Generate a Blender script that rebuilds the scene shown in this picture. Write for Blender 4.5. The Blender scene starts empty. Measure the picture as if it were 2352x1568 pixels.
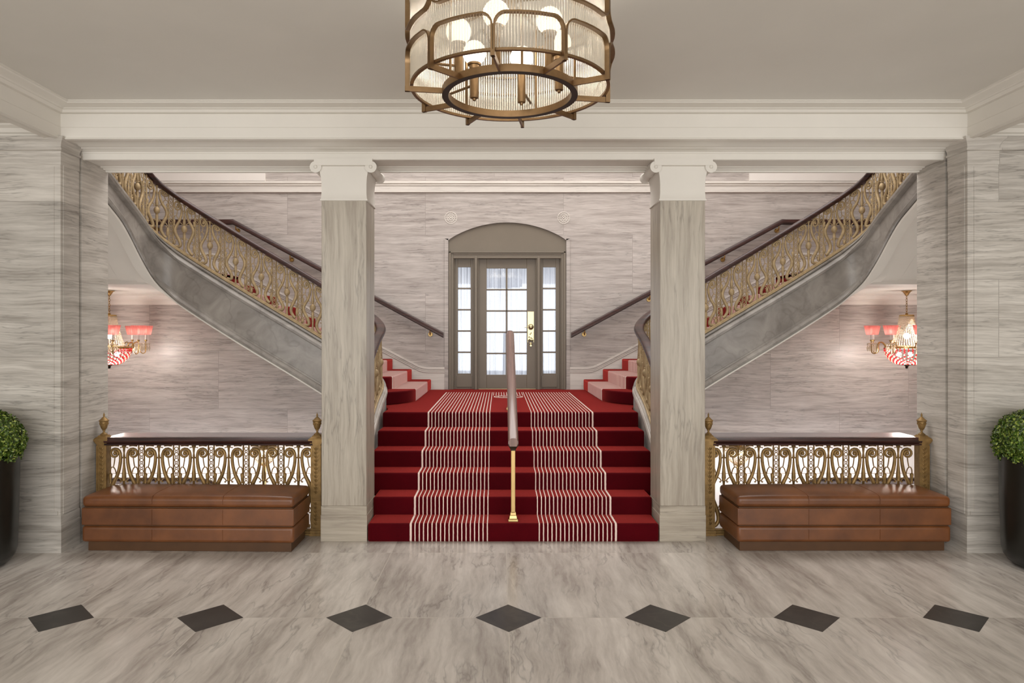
import bpy, bmesh, math, random
from mathutils import Vector
random.seed(7)
PI = math.pi
S = bpy.context.scene
COL = S.collection
R = math.radians

# ------------------------------------------------------------------ helpers
class MB:
    """Collects geometry for ONE mesh."""
    def __init__(s): s.v = []; s.f = []; s.m = []
    def add(s, vs, fs, mi=0):
        b = len(s.v); s.v.extend([tuple(p) for p in vs])
        for f in fs: s.f.append([i + b for i in f]); s.m.append(mi)
    def box(s, x0, x1, y0, y1, z0, z1, mi=0):
        v = [(x, y, z) for x in (x0, x1) for y in (y0, y1) for z in (z0, z1)]
        s.add(v, [(0,1,3,2),(4,6,7,5),(0,4,5,1),(2,3,7,6),(0,2,6,4),(1,5,7,3)], mi)
    def prism(s, poly, fn, a, b, mi=0):
        """poly of 2D points, fn(p, q, h) -> 3D, extruded from a to b"""
        n = len(poly)
        v = [fn(p[0], p[1], a) for p in poly] + [fn(p[0], p[1], b) for p in poly]
        f = [tuple(range(n))[::-1], tuple(range(n, 2*n))]
        f += [(i, (i+1) % n, n + (i+1) % n, n + i) for i in range(n)]
        s.add(v, f, mi)
    def loops(s, loops, closed_ring=True, caps=True, closed_path=False, mi=0):
        n = len(loops[0]); v = [p for l in loops for p in l]; f = []
        m = len(loops)
        for k in range(m if closed_path else m - 1):
            k2 = (k + 1) % m
            for i in range(n if closed_ring else n - 1):
                j = (i + 1) % n
                f.append((k*n+i, k*n+j, k2*n+j, k2*n+i))
        if caps and not closed_path and closed_ring:
            f.append(tuple(range(n))[::-1]); f.append(tuple((m-1)*n + i for i in range(n)))
        s.add(v, f, mi)
    def tube(s, pts, r, segs=6, closed=False, mi=0, flat=None):
        """flat=(vector, factor): squash the section along that vector"""
        pts = [Vector(p) for p in pts]; n = len(pts)
        rr = r if isinstance(r, (list, tuple)) else [r] * n
        ls = []; up = None
        for i, p in enumerate(pts):
            a = pts[i-1] if (i > 0 or closed) else p
            c = pts[(i+1) % n] if (i < n-1 or closed) else p
            t = (c - a)
            if t.length < 1e-9: t = Vector((0,0,1))
            t.normalize()
            if up is None:
                up = Vector((0,0,1)) if abs(t.z) < .9 else Vector((0,1,0))
            u = up - t * up.dot(t)
            if u.length < 1e-6: u = t.orthogonal()
            u.normalize(); w = t.cross(u); up = u
            loop = []
            for k in range(segs):
                g = 2*PI*k/segs
                d = u*math.cos(g)*rr[i] + w*math.sin(g)*rr[i]
                if flat: d = d - flat[0] * d.dot(flat[0]) * (1 - flat[1])
                loop.append(p + d)
            ls.append(loop)
        s.loops(ls, True, True, closed, mi)
    def lathe(s, prof, c=(0,0,0), segs=20, mi=0, caps=True, sy=1.0):
        ls = [[(c[0] + r*math.cos(2*PI*k/segs), c[1] + sy*r*math.sin(2*PI*k/segs), c[2] + z) for k in range(segs)] for r, z in prof]
        s.loops(ls, True, caps, False, mi)
    def octa(s, c, r, rz=None, mi=0):
        x, y, z = c; h = rz or r
        s.add([(x+r,y,z),(x-r,y,z),(x,y+r,z),(x,y-r,z),(x,y,z+h),(x,y,z-h)],
              [(0,2,4),(2,1,4),(1,3,4),(3,0,4),(2,0,5),(1,2,5),(3,1,5),(0,3,5)], mi)
    def sphere(s, c, r, segs=16, rings=10, mi=0, rz=None):
        rz = rz or r
        s.lathe([(max(1e-4, r*math.sin(PI*i/rings)), -rz*math.cos(PI*i/rings)) for i in range(rings+1)], c, segs, mi)
    def mirror(s):
        s.v = [(-x, y, z) for x, y, z in s.v]; return s
    def build(s, name, mats, parent=None, smooth=38, bevel=0, bseg=2, loc=None):
        me = bpy.data.meshes.new(name); me.from_pydata(s.v, [], s.f)
        if not isinstance(mats, (list, tuple)): mats = [mats]
        for m in mats: me.materials.append(m)
        if len(mats) > 1: me.polygons.foreach_set('material_index', s.m)
        bm = bmesh.new(); bm.from_mesh(me)
        bmesh.ops.recalc_face_normals(bm, faces=bm.faces[:]); bm.to_mesh(me); bm.free()
        if smooth:
            me.shade_smooth(); me.set_sharp_from_angle(angle=R(smooth))
        me.update()
        o = bpy.data.objects.new(name, me); COL.objects.link(o)
        if loc: o.location = loc
        if parent: attach(o, parent)
        if bevel:
            b = o.modifiers.new('bevel', 'BEVEL'); b.width = bevel; b.segments = bseg; b.limit_method = 'ANGLE'; b.angle_limit = R(35)
        return o

def attach(o, p):
    """parent keeping world placement (parents are only moved, never turned)"""
    q = p; off = Vector((0,0,0))
    while q: off += q.location; q = q.parent
    o.parent = p; o.location = Vector(o.location) - off

def thing(name, label, cat, loc=(0,0,0), group=None, kind=None):
    o = bpy.data.objects.new(name, None); COL.objects.link(o); o.location = loc; o.empty_display_size = .1
    return tag(o, label, cat, group, kind)
def tag(o, label=None, cat=None, group=None, kind=None):
    if label: o['label'] = label
    if cat: o['category'] = cat
    if group: o['group'] = group
    if kind: o['kind'] = kind
    return o
def struct(o, label=None): o['kind'] = 'structure'; return tag(o, label)

# ------------------------------------------------------------------ materials
def lin(c):
    f = lambda u: u/12.92 if u <= .04045 else ((u+.055)/1.055)**2.4
    return (f(c[0]/255), f(c[1]/255), f(c[2]/255), 1)

class NT:
    def __init__(s, name):
        s.mat = bpy.data.materials.new(name); s.mat.use_nodes = True
        s.t = s.mat.node_tree; s.t.nodes.clear()
        s.out = s.t.nodes.new('ShaderNodeOutputMaterial')
    def n(s, typ, **kw):
        nd = s.t.nodes.new(typ)
        for k, v in kw.items(): setattr(nd, k, v)
        return nd
    def put(s, sock, v):
        if hasattr(v, 'is_output') or isinstance(v, bpy.types.NodeSocket): s.t.links.new(v, sock)
        else: sock.default_value = v
    def math(s, op, a, b=None, c=None):
        nd = s.n('ShaderNodeMath', operation=op)
        s.put(nd.inputs[0], a)
        if b is not None: s.put(nd.inputs[1], b)
        if c is not None: s.put(nd.inputs[2], c)
        return nd.outputs[0]
    def pos(s):
        g = s.n('ShaderNodeNewGeometry'); x = s.n('ShaderNodeSeparateXYZ'); s.t.links.new(g.outputs['Position'], x.inputs[0])
        return x.outputs
    def xyz(s, a, b, c):
        nd = s.n('ShaderNodeCombineXYZ')
        for i, v in enumerate((a, b, c)): s.put(nd.inputs[i], v)
        return nd.outputs[0]
    def noise(s, vec, scale=1, detail=4, rough=.55, dist=0):
        nd = s.n('ShaderNodeTexNoise'); s.t.links.new(vec, nd.inputs['Vector'])
        nd.inputs['Scale'].default_value = scale; nd.inputs['Detail'].default_value = detail
        nd.inputs['Roughness'].default_value = rough; nd.inputs['Distortion'].default_value = dist
        return nd.outputs['Fac']
    def ramp(s, fac, stops, interp='LINEAR'):
        nd = s.n('ShaderNodeValToRGB'); s.t.links.new(fac, nd.inputs[0]); cr = nd.color_ramp; cr.interpolation = interp
        while len(cr.elements) < len(stops): cr.elements.new(.5)
        for e, (p, c) in zip(cr.elements, stops): e.position = p; e.color = c if len(c) == 4 else (*c, 1)
        return nd.outputs[0]
    def mix(s, fac, a, b, blend='MIX'):
        nd = s.n('ShaderNodeMix', data_type='RGBA', blend_type=blend)
        s.put(nd.inputs[0], fac); s.put(nd.inputs[6], a); s.put(nd.inputs[7], b)
        return nd.outputs[2]
    def pbr(s, col, rough=.5, metal=0, spec=.5, **kw):
        p = s.n('ShaderNodeBsdfPrincipled')
        s.put(p.inputs['Base Color'], col); s.put(p.inputs['Roughness'], rough); s.put(p.inputs['Metallic'], metal)
        p.inputs['Specular IOR Level'].default_value = spec
        for k, v in kw.items(): s.put(p.inputs[k.replace('_', ' ')], v)
        s.t.links.new(p.outputs[0], s.out.inputs[0]); s.p = p
        return s
    def bump(s, h, strength=.2, dist=.01):
        b = s.n('ShaderNodeBump'); b.inputs['Strength'].default_value = strength; b.inputs['Distance'].default_value = dist
        s.t.links.new(h, b.inputs['Height']); s.t.links.new(b.outputs[0], s.p.inputs['Normal']); return s

def plain(name, rgb, rough=.5, metal=0, spec=.5, var=.06, scale=6, bump=0):
    t = NT(name); p = t.pos(); v = t.xyz(p[0], p[1], p[2])
    n = t.noise(v, scale, 5)
    c = lin(rgb); a = tuple(x*(1-var) for x in c[:3]) + (1,); b = tuple(min(1, x*(1+var)) for x in c[:3]) + (1,)
    t.pbr(t.ramp(n, [(.3, a), (.7, b)]), rough, metal, spec)
    if bump: t.bump(t.noise(v, scale*12, 3), bump, .004)
    return t.mat

def stone(name, dark, light, mode, brick=None, rough=.4, seed=0., tone=.12, lines=.35, mort=.0025, warp=.5, spec=.4, mcol=None, us=.8, vs=1., fine=.42):
    """banded travertine; mode: which way its bands run"""
    t = NT(name); p = t.pos()
    if mode == 'wall': u, v = t.math('ADD', p[0], p[1]), p[2]
    elif mode == 'floor': u, v = p[1], p[0]
    else: u, v = p[2], t.math('ADD', p[0], p[1])
    rnd = None
    if brick:
        b = t.n('ShaderNodeTexBrick'); b.offset = brick[2]; b.squash = 1
        bx = t.math('ADD', u, brick[3]); by = t.math('ADD', v, brick[4])
        t.t.links.new(t.xyz(bx, by, 0.), b.inputs['Vector'])
        for k, x in (('Scale', 1), ('Mortar Size', mort), ('Mortar Smooth', .1), ('Bias', 0), ('Brick Width', brick[0]), ('Row Height', brick[1])):
            b.inputs[k].default_value = x
        b.inputs['Color1'].default_value = (0,0,0,1); b.inputs['Color2'].default_value = (1,1,1,1); b.inputs['Mortar'].default_value = (.5,.5,.5,1)
        rnd = t.n('ShaderNodeSeparateColor'); t.t.links.new(b.outputs['Color'], rnd.inputs[0]); rnd = rnd.outputs[0]
        off = t.math('MULTIPLY_ADD', rnd, 7.3, seed)
    else: off = seed
    # slow wander of the bands
    w = t.noise(t.xyz(t.math('MULTIPLY', u, .9), t.math('MULTIPLY', v, 1.1), off), 1, 3)
    vv = t.math('MULTIPLY_ADD', w, warp*.2, v)
    w2 = t.noise(t.xyz(t.math('MULTIPLY', u, 4.5), t.math('MULTIPLY', v, 6.), off), 1, 3)
    vv = t.math('MULTIPLY_ADD', w2, warp*.045, vv)
    n1 = t.noise(t.xyz(t.math('MULTIPLY', u, us), t.math('MULTIPLY', vv, 10.*vs), off), 1, 7, .62)
    n2 = t.noise(t.xyz(t.math('MULTIPLY', u, us*3), t.math('MULTIPLY', vv, 48.*vs), off), 1, 5, .6)
    n3 = t.noise(t.xyz(t.math('MULTIPLY', u, us*1.6), t.math('MULTIPLY', vv, 15.*vs), t.math('ADD', off, 3.1)), 1, 4, .55)
    mixn = t.math('MULTIPLY_ADD', n2, fine, t.math('MULTIPLY', n1, 1.04-fine))
    d, l = lin(dark), lin(light)
    col = t.ramp(mixn, [(.36, d), (.53, tuple((a*.42+b*.58) for a, b in zip(d, l))), (.68, l)])
    ln = t.math('ABSOLUTE', t.math('SUBTRACT', n3, .5))
    lm = t.ramp(ln, [(0., (1-lines,)*3), (.014, (1-lines*.45,)*3), (.035, (1,1,1))])
    lmask = t.ramp(t.noise(t.xyz(t.math('MULTIPLY', u, 1.6), t.math('MULTIPLY', v, 2.4), off), 1, 2), [(.42, (0,0,0)), (.6, (1,1,1))])
    col = t.mix(lmask, col, t.mix(1., col, lm, 'MULTIPLY'))
    if rnd is not None:
        tn = t.math('MULTIPLY_ADD', rnd, tone, 1 - tone*.5)
        g = t.n('ShaderNodeCombineColor')
        for i in range(3): t.t.links.new(tn, g.inputs[i])
        col = t.mix(1., col, g.outputs[0], 'MULTIPLY')
        col = t.mix(t.math('MULTIPLY', b.outputs['Fac'], .8 if mcol else .6), col, mcol and lin(mcol) or tuple(x*.75 for x in d[:3]) + (1,))
    t.pbr(col, rough, 0, spec)
    t.bump(n2, .04, .01)
    return t.mat

M = {}
M['wall'] = stone('travertine_wall', (152,142,136), (204,196,190), 'wall', (2.05,.86,.5,.3,.22), .34, 1.3, .10, .34, us=1.2, vs=1.5, fine=.5)
M['pier'] = stone('travertine_pier', (158,151,142), (214,208,199), 'wall', (1.35,.62,.37,.13,.30), .34, 5.1, .18, .36, us=1.0, vs=1.35, fine=.48)
M['floor'] = stone('travertine_floor', (162,153,145), (224,217,209), 'floor', (1.248,.917,.0,-4.197+1.248*4,.061+.917*4), .24, 2.7, .08, .3, .0035, 1.1, .5, (205,198,188), 1.0, .5, .3)
M['shaft'] = stone('travertine_column', (148,137,123), (194,185,170), 'column', None, .36, 9.2, .1, .3)
M['plinth'] = stone('travertine_plinth', (140,129,115), (190,180,164), 'wall', None, .36, 4.4, .1, .45)
M['skirt'] = stone('pale_stone_skirting', (204,197,189), (230,224,216), 'wall', None, .4, 8.4, .1, .2)
def mottled(name, a, b, sc=3.2):
    t = NT(name); p = t.pos(); v = t.xyz(p[0], p[1], p[2])
    n = t.noise(v, sc, 7, .6, .8); k = t.noise(v, sc*.6, 3)
    c = t.ramp(n, [(.32, lin(a)), (.68, lin(b))])
    c = t.mix(t.ramp(t.math('ABSOLUTE', t.math('SUBTRACT', k, .5)), [(0, (.25,)*3), (.02, (0,0,0))]), c, lin((90,84,78)))
    t.pbr(c, .32); t.bump(n, .05); return t.mat
M['stringer'] = mottled('grey_marble_stringer', (126,120,114), (164,158,151))
M['curb'] = mottled('pale_marble_curb', (168,160,151), (206,200,192), 2)
M['black'] = mottled('dark_grey_marble', (40,38,36), (64,61,58), 4)
M['plaster'] = plain('warm_white_plaster', (226,221,212), .6, 0, .3, .02, 3)
M['white'] = plain('white_paint', (238,232,225), .5, 0, .3, .02, 3)
M['ceil'] = plain('ceiling_paint', (220,216,208), .7, 0, .2, .02, 2)
M['brass_old'] = plain('antique_gilt_iron', (146,116,70), .5, .5, .5, .25, 22, .15)
M['brass_stair'] = plain('pale_gilt_iron', (172,150,114), .55, .3, .5, .2, 22, .15)
M['brass'] = plain('polished_brass', (190,160,108), .26, 1, .5, .06, 10)
M['brass_pale'] = plain('pale_brass', (196,184,144), .28, 1, .5, .08, 14)
M['bronze'] = plain('brushed_bronze', (138,112,82), .4, 1, .5, .08, 30)
M['bronze_dark'] = plain('dark_bronze', (62,50,40), .45, .8, .5, .1, 20)
M['taupe'] = plain('taupe_door_paint', (122,112,98), .42, 0, .45, .03, 3)
M['pot'] = plain('satin_black_pot', (24,24,20), .3, 0, .5, .1, 5)
M['ledge'] = plain('grey_lacquered_ledge', (150,142,144), .22, 0, .6, .04, 3)
M['soil'] = plain('potting_soil', (48,38,28), .9, 0, .2, .3, 40, .4)

def wood():
    t = NT('dark_mahogany'); p = t.pos()
    v = t.xyz(t.math('MULTIPLY', p[0], 3.), t.math('MULTIPLY', p[1], 3.), t.math('MULTIPLY', p[2], 60.))
    c = t.ramp(t.noise(v, 1, 5), [(.35, lin((38,20,18))), (.65, lin((70,40,34)))])
    t.pbr(c, .34, 0, .4, Coat_Weight=.12, Coat_Roughness=.15); return t.mat
M['wood'] = wood()
def wood2():
    t = NT('sheen_mahogany_rail'); p = t.pos()
    v = t.xyz(t.math('MULTIPLY', p[0], 50.), t.math('MULTIPLY', p[1], 1.5), t.math('MULTIPLY', p[2], 1.5))
    c = t.ramp(t.noise(v, 1, 5), [(.3, lin((88,58,50))), (.7, lin((134,98,86)))])  # paler brown paints in the light reflected by the mahogany
    t.pbr(c, .22, 0, .6, Coat_Weight=.5, Coat_Roughness=.12); return t.mat
M['rail'] = wood2()
def leather():
    t = NT('brown_leather'); p = t.pos(); v = t.xyz(p[0], p[1], p[2])
    c = t.ramp(t.noise(v, 5, 6), [(.3, lin((92,53,26))), (.7, lin((124,75,40)))])
    t.pbr(c, .36, 0, .5)
    vo = t.n('ShaderNodeTexVoronoi'); vo.inputs['Scale'].default_value = 170; t.t.links.new(v, vo.inputs['Vector'])
    t.bump(vo.outputs['Distance'], .06, .002); return t.mat
M['leather'] = leather()
M['leather_low'] = plain('brown_wood_plinth', (84,56,32), .45, 0, .4, .12, 8)

RED, WHITE = (76,2,11), (236,212,200)
def carpet(name, side=False):
    t = NT(name); p = t.pos(); v = t.xyz(p[0], p[1], p[2])
    fz = t.noise(v, 260, 2); big = t.noise(v, 4, 3)
    r = t.ramp(t.math('MULTIPLY_ADD', fz, .5, t.math('MULTIPLY', big, .5)), [(.3, lin(tuple(x*.85 for x in RED))), (.7, lin(tuple(min(255, x*1.12) for x in RED)))])
    wob = t.math('MULTIPLY', t.math('SUBTRACT', t.noise(v, 30, 2), .5), .004)
    def near(x, w): return t.math('LESS_THAN', t.math('ABSOLUTE', x), w)
    def between(x, a, b): return t.math('MULTIPLY', t.math('GREATER_THAN', x, a), t.math('LESS_THAN', x, b))
    def fold(x, step, w):
        m = t.math('SUBTRACT', t.math('FRACT', t.math('ADD', t.math('DIVIDE', x, step), .5)), .5)
        return near(m, w/step)
    if not side:
        a = t.math('ADD', t.math('ABSOLUTE', p[0]), wob)
        st = t.math('MULTIPLY', fold(t.math('SUBTRACT', a, .218), .0357, .0046), between(a, .208, .87))
        ed = near(t.math('SUBTRACT', a, .861), .0085)
        s1 = t.math('MULTIPLY', t.math('MAXIMUM', st, ed), t.math('LESS_THAN', p[1], 9.64))
        s2 = t.math('MULTIPLY', t.math('MULTIPLY', fold(t.math('SUBTRACT', a, .0178), .0357, .0046), t.math('LESS_THAN', a, .2)), between(p[1], 9.13, 9.64))
        k = t.math('MAXIMUM', s1, s2)
    else:
        y = t.math('ADD', p[1], wob)
        st = t.math('MULTIPLY', fold(t.math('SUBTRACT', y, 8.35), .0357, .0085), between(y, 8.34, 9.63))
        k = t.math('MAXIMUM', st, near(t.math('SUBTRACT', y, 8.355), .009))
    c = t.mix(k, r, lin(WHITE))
    t.pbr(c, .95, 0, .1, Sheen_Weight=1., Sheen_Roughness=.3, Sheen_Tint=t.mix(k, lin((255,92,82)), (1,.9,.86,1))); t.bump(fz, .5, .004); return t.mat
M['carpet'] = carpet('red_striped_carpet'); M['carpet_side'] = carpet('red_runner_carpet', True)
M['carpet_white'] = plain('white_carpet_inlay', WHITE, .95, 0, .1, .05, 60)

def emis(name, rgb, s):
    t = NT(name); e = t.n('ShaderNodeEmission'); e.inputs[0].default_value = lin(rgb); e.inputs[1].default_value = s
    t.t.links.new(e.outputs[0], t.out.inputs[0]); return t.mat
M['globe'] = emis('lit_opal_globe', (255,244,226), 4)
M['bulb'] = emis('lit_bulb', (255,232,204), 9)
M['lamp_glow'] = emis('lit_lamp_glass', (255,220,160), 14)

def glassy(name, tint, tr, tl, gl, rough=.08, extra=None):
    t = NT(name)
    a = t.n('ShaderNodeBsdfTransparent'); a.inputs[0].default_value = lin(tint)
    b = t.n('ShaderNodeBsdfTranslucent'); b.inputs[0].default_value = lin(tint)
    g = t.n('ShaderNodeBsdfGlossy'); g.inputs[0].default_value = lin(tint); g.inputs['Roughness'].default_value = rough
    m1 = t.n('ShaderNodeMixShader'); m1.inputs[0].default_value = tl/(tl+gl)
    t.t.links.new(g.outputs[0], m1.inputs[1]); t.t.links.new(b.outputs[0], m1.inputs[2])
    m2 = t.n('ShaderNodeMixShader'); m2.inputs[0].default_value = 1 - tr
    t.t.links.new(a.outputs[0], m2.inputs[1]); t.t.links.new(m1.outputs[0], m2.inputs[2])
    t.t.links.new(m2.outputs[0], t.out.inputs[0]); return t.mat
M['rib_glass'] = glassy('ribbed_glass', (255,252,246), .40, .14, .46, .16)
M['pane'] = glassy('window_pane', (250,252,255), .93, .01, .06, .02)
M['crystal'] = glassy('cut_crystal', (255,246,232), .3, .35, .35, .08)
M['crystal_red'] = glassy('ruby_crystal', (214,70,80), .2, .5, .3, .1)
M['shade'] = glassy('pink_pleated_shade', (236,150,150), .06, .9, .04, .5)
def sheer():
    t = NT('sheer_voile'); p = t.pos()
    k = t.noise(t.xyz(t.math('MULTIPLY', p[0], 95.), 0., t.math('MULTIPLY', p[2], .5)), 1, 3, .6)
    c = t.ramp(k, [(.36, lin((176,178,186))), (.5, lin((232,234,240))), (.62, lin((252,252,255)))])
    a = t.n('ShaderNodeBsdfTransparent'); b = t.n('ShaderNodeBsdfTranslucent'); d = t.n('ShaderNodeBsdfDiffuse')
    t.t.links.new(c, b.inputs[0]); t.t.links.new(c, d.inputs[0])
    m1 = t.n('ShaderNodeMixShader'); m1.inputs[0].default_value = .2
    t.t.links.new(b.outputs[0], m1.inputs[1]); t.t.links.new(d.outputs[0], m1.inputs[2])
    m2 = t.n('ShaderNodeMixShader'); m2.inputs[0].default_value = .97
    t.t.links.new(a.outputs[0], m2.inputs[1]); t.t.links.new(m1.outputs[0], m2.inputs[2])
    t.t.links.new(m2.outputs[0], t.out.inputs[0]); return t.mat
M['sheer'] = sheer()
def leafmat():
    t = NT('boxwood_leaf'); p = t.pos(); v = t.xyz(p[0], p[1], p[2])
    c = t.ramp(t.noise(v, 45, 2), [(.32, lin((30,52,10))), (.52, lin((78,108,28))), (.68, lin((178,190,92)))])  # pale and dark stops paint leaf highlights and shaded gaps
    t.pbr(c, .35, 0, .5); return t.mat
M['leaf'] = leafmat()

# ------------------------------------------------------------------ key dimensions (metres; Y runs away from the viewer)
PX, PY0, PY1 = 3.62, 5.45, 6.11          # end walls beside the screen: inner face, front, back
COLY0, COLY1 = 5.74, 6.11                # the two square pillars
CI, CO = 1.235, 1.613
WY = 10.14                               # rear wall of the stair hall
LAND = .925; RISE = LAND/6; TREAD = .287
SIDE_R = .152; SIDE_T = .285
CEIL = 3.56

# ------------------------------------------------------------------ floor
mb = MB()
mb.box(-7.5, 7.5, -4.2, 6.05, -.12, 0)
mb.box(-1.62, 1.62, 6.05, 6.11, -.12, 0)
cxs = [-.061 + .917*k for k in range(-3, 4)]
for x in cxs:
    q = .204; y = 4.197
    mb.add([(x-q,y,.0006),(x,y-q,.0006),(x+q,y,.0006),(x,y+q,.0006)], [(0,1,2,3)], 1)
struct(mb.build('floor', [M['floor'], M['black']], smooth=0), 'polished grey travertine floor with a row of black diamonds')

# ------------------------------------------------------------------ end walls with stone trim
for sx, nm in ((-1, 'left'), (1, 'right')):
    mb = MB(); X = lambda a: sx*a
    def bx(a, b, *r, mi=0): mb.box(min(sx*a, sx*b), max(sx*a, sx*b), *r, mi=mi)
    bx(PX, 7.5, PY0, COLY0-.05, 0, 3.56)
    bx(PX+.03, 7.5, COLY0-.05, COLY0-.015, 0, 3.56)      # shadow channel
    bx(PX, 7.5, COLY0-.015, PY1, 0, 3.56)
    # raised border strips and sunk line of the front facing
    bx(PX-.006, PX+.02, PY0+.03, COLY0-.08, .3, 3.1)
    bx(PX+.05, PX+.062, PY0-.004, PY0+.01, .33, 3.08)
    bx(PX+.02, PX+.2, PY0-.007, PY0+.01, .3, .33)
    # base
    bx(PX-.012, 7.5, PY0-.012, COLY0-.05, 0, .22)
    bx(PX-.008, 7.5, PY0-.008, COLY0-.05, .22, .296)
    struct(mb.build('wall_' + nm, M['pier'], smooth=0), 'grey travertine end wall at the %s of the opening' % nm)
    # crown
    prof = [(-.004,3.094),(.004,3.096),(.004,3.20),(.004,3.206),(.016,3.209),(.016,3.226),(.005,3.229),(.005,3.24),(.010,3.258),(.022,3.28),(.038,3.296),(.042,3.302),(.042,3.316),(-.004,3.316)]
    mb = MB(); ls = []
    for (x, y, dx, dy) in ((7.5, PY0, 0, -1), (PX, PY0, -1, -1), (PX, COLY0-.05, -1, 0)):
        ls.append([(sx*(x + dx*a), y + dy*a, z) for a, z in prof])
    mb.loops(ls)
    struct(mb.build('trim_1' if sx < 0 else 'trim_2', M['pier'], smooth=30), 'moulded travertine crown on the %s end wall' % nm)

# ------------------------------------------------------------------ beam over the pillars, side beams, ceiling, cornice
mb = MB()
prof = [(5.45,3.8),(5.45,3.395),(5.444,3.39),(5.444,3.31),(5.438,3.305),(5.438,3.298),(5.47,3.294),(5.49,3.302),(5.60,3.302),(5.62,3.294),(5.66,3.292),(5.675,3.284),(5.70,3.284),
        (5.715,3.276),(5.73,3.274),(5.735,3.262),(5.74,3.26),(5.74,3.21),(5.76,3.207),(5.775,3.215),(5.99,3.215),(6.0,3.207),(6.03,3.207),(6.04,3.198),(6.07,3.198),(6.075,3.185),(6.11,3.185),(6.11,3.8)]
mb.prism(prof, lambda y, z, x: (x, y, z), -PX, PX)
struct(mb.build('trim_3', M['plaster'], smooth=25), 'white plaster beam running over the two pillars')
for sx, nm in ((-1, 'left'), (1, 'right')):
    mb = MB()
    prof = [(PX,3.8),(PX,3.395),(PX-.006,3.39),(PX-.006,3.31),(PX-.01,3.3),(PX+.02,3.294),(PX+.04,3.302),(PX+.08,3.302),(PX+.1,3.296),(PX+.125,3.31),(PX+.14,3.34),(PX+.17,3.355),(PX+.17,3.8)]
    mb.prism(prof, lambda x, z, y: (sx*x, y, z), -4.2, PY0)
    struct(mb.build('trim_4' if sx < 0 else 'trim_5', M['plaster'], smooth=25), 'white plaster side beam along the %s aisle' % nm)
    mb = MB(); mb.box(min(sx*3.75, sx*7.5), max(sx*3.75, sx*7.5), -4.2, PY0, 3.40, 3.5)
    cp = [(0,3.295),(.0,3.40),(-.09,3.40),(-.09,3.385),(-.06,3.37),(-.05,3.34),(-.03,3.33),(-.03,3.30)]
    mb.prism(cp, lambda a, z, x: (x, PY0 + a, z), min(sx*3.75, sx*7.5), max(sx*3.75, sx*7.5))
    struct(mb.build('ceiling_aisle_' + nm, M['plaster'], smooth=0), 'white ceiling of the %s aisle' % nm)
    mb = MB(); mb.box(min(sx*7.5, sx*7.6), max(sx*7.5, sx*7.6), -4.2, 6.2, -.1, 3.5)
    struct(mb.build('wall_aisle_' + nm, M['pier'], smooth=0))
mb = MB(); mb.box(-PX-.1, PX+.1, -4.2, PY0+.05, CEIL, CEIL+.1)
struct(mb.build('ceiling', M['ceil'], smooth=0), 'plain painted lobby ceiling')
prof = [(0,3.50),(.03,3.502),(.04,3.512),(.045,3.522),(.058,3.524),(.064,3.53),(.075,3.534),(.115,3.54),(.135,3.545),(.142,3.552),(.158,3.554),(.158,3.565),(0,3.565)]
mb = MB(); ls = []
for (x, y, dx, dy) in ((-PX, -4.2, 1, 0), (-PX, PY0, 1, -1), (PX, PY0, -1, -1), (PX, -4.2, -1, 0)):
    ls.append([(x + dx*a, y + dy*a, z) for a, z in prof])
mb.loops(ls)
struct(mb.build('trim_6', M['plaster'], smooth=20), 'white plaster cornice around the ceiling')

# ------------------------------------------------------------------ pillars
for sx, nm in ((-1, 'left'), (1, 'right')):
    cx = sx*(CI+CO)/2; cy = (COLY0+COLY1)/2; h = (CO-CI)/2
    root = thing('column', 'square travertine pillar with white scrolled capital to the %s of the red steps' % nm, 'column', (cx, cy, 0), kind='structure')
    mb = MB(); mb.box(cx-h, cx+h, COLY0, COLY1, .30, 2.88); mb.build('shaft', M['shaft'], root, smooth=0, bevel=.004)
    mb = MB(); mb.box(cx-h-.006, cx+h+.006, COLY0-.006, COLY1+.006, 0, .223)
    mb.box(cx-h-.003, cx+h+.003, COLY0-.003, COLY1+.003, .223, .30); mb.build('base', M['plinth'], root, smooth=0, bevel=.003)
    mb = MB()
    hd = (COLY1-COLY0)/2
    pr = [(.0,2.862),(.010,2.866),(.010,2.876),(.004,2.882),(.0,2.93),(.0,3.0),(.004,3.06),(.012,3.10),(.02,3.125),(.024,3.15),(.055,3.155),(.055,3.212)]
    mb.loops([[(cx-h-a, cy-hd-a*.6, z), (cx+h+a, cy-hd-a*.6, z), (cx+h+a, cy+hd+a*.6, z), (cx-h-a, cy+hd+a*.6, z)] for a, z in pr])
    mb.box(cx-h-.02, cx+h+.02, COLY0-.022, COLY0, 3.172, 3.182); 
    for e in (-1, 1):          # scroll cushions along both sides, pinched at the middle
        px = cx + e*(h+.042); n = 17
        ls = []
        for k in range(n):
            g = k/(n-1); y = COLY0-.03 + g*(COLY1-COLY0+.06)
            rr = .045 - .014*math.sin(PI*g)**.6 + (.004 if k in (0, n-1) else 0)
            if 7 <= k <= 9: rr += .006
            ls.append([(px + rr*math.cos(2*PI*q/18), y, 3.142 + rr*math.sin(2*PI*q/18)) for q in range(18)])
        mb.loops(ls)
        mb.sphere((px, COLY0-.03, 3.142), .016, 10, 6)
    mb.build('capital', M['plaster'], root, smooth=40)

# ------------------------------------------------------------------ stair hall walls
DW = .875
mb = MB()
mb.box(-7.2, -DW, WY, WY+.25, .24, 6.4); mb.box(DW, 7.2, WY, WY+.25, .24, 6.4)
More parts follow.
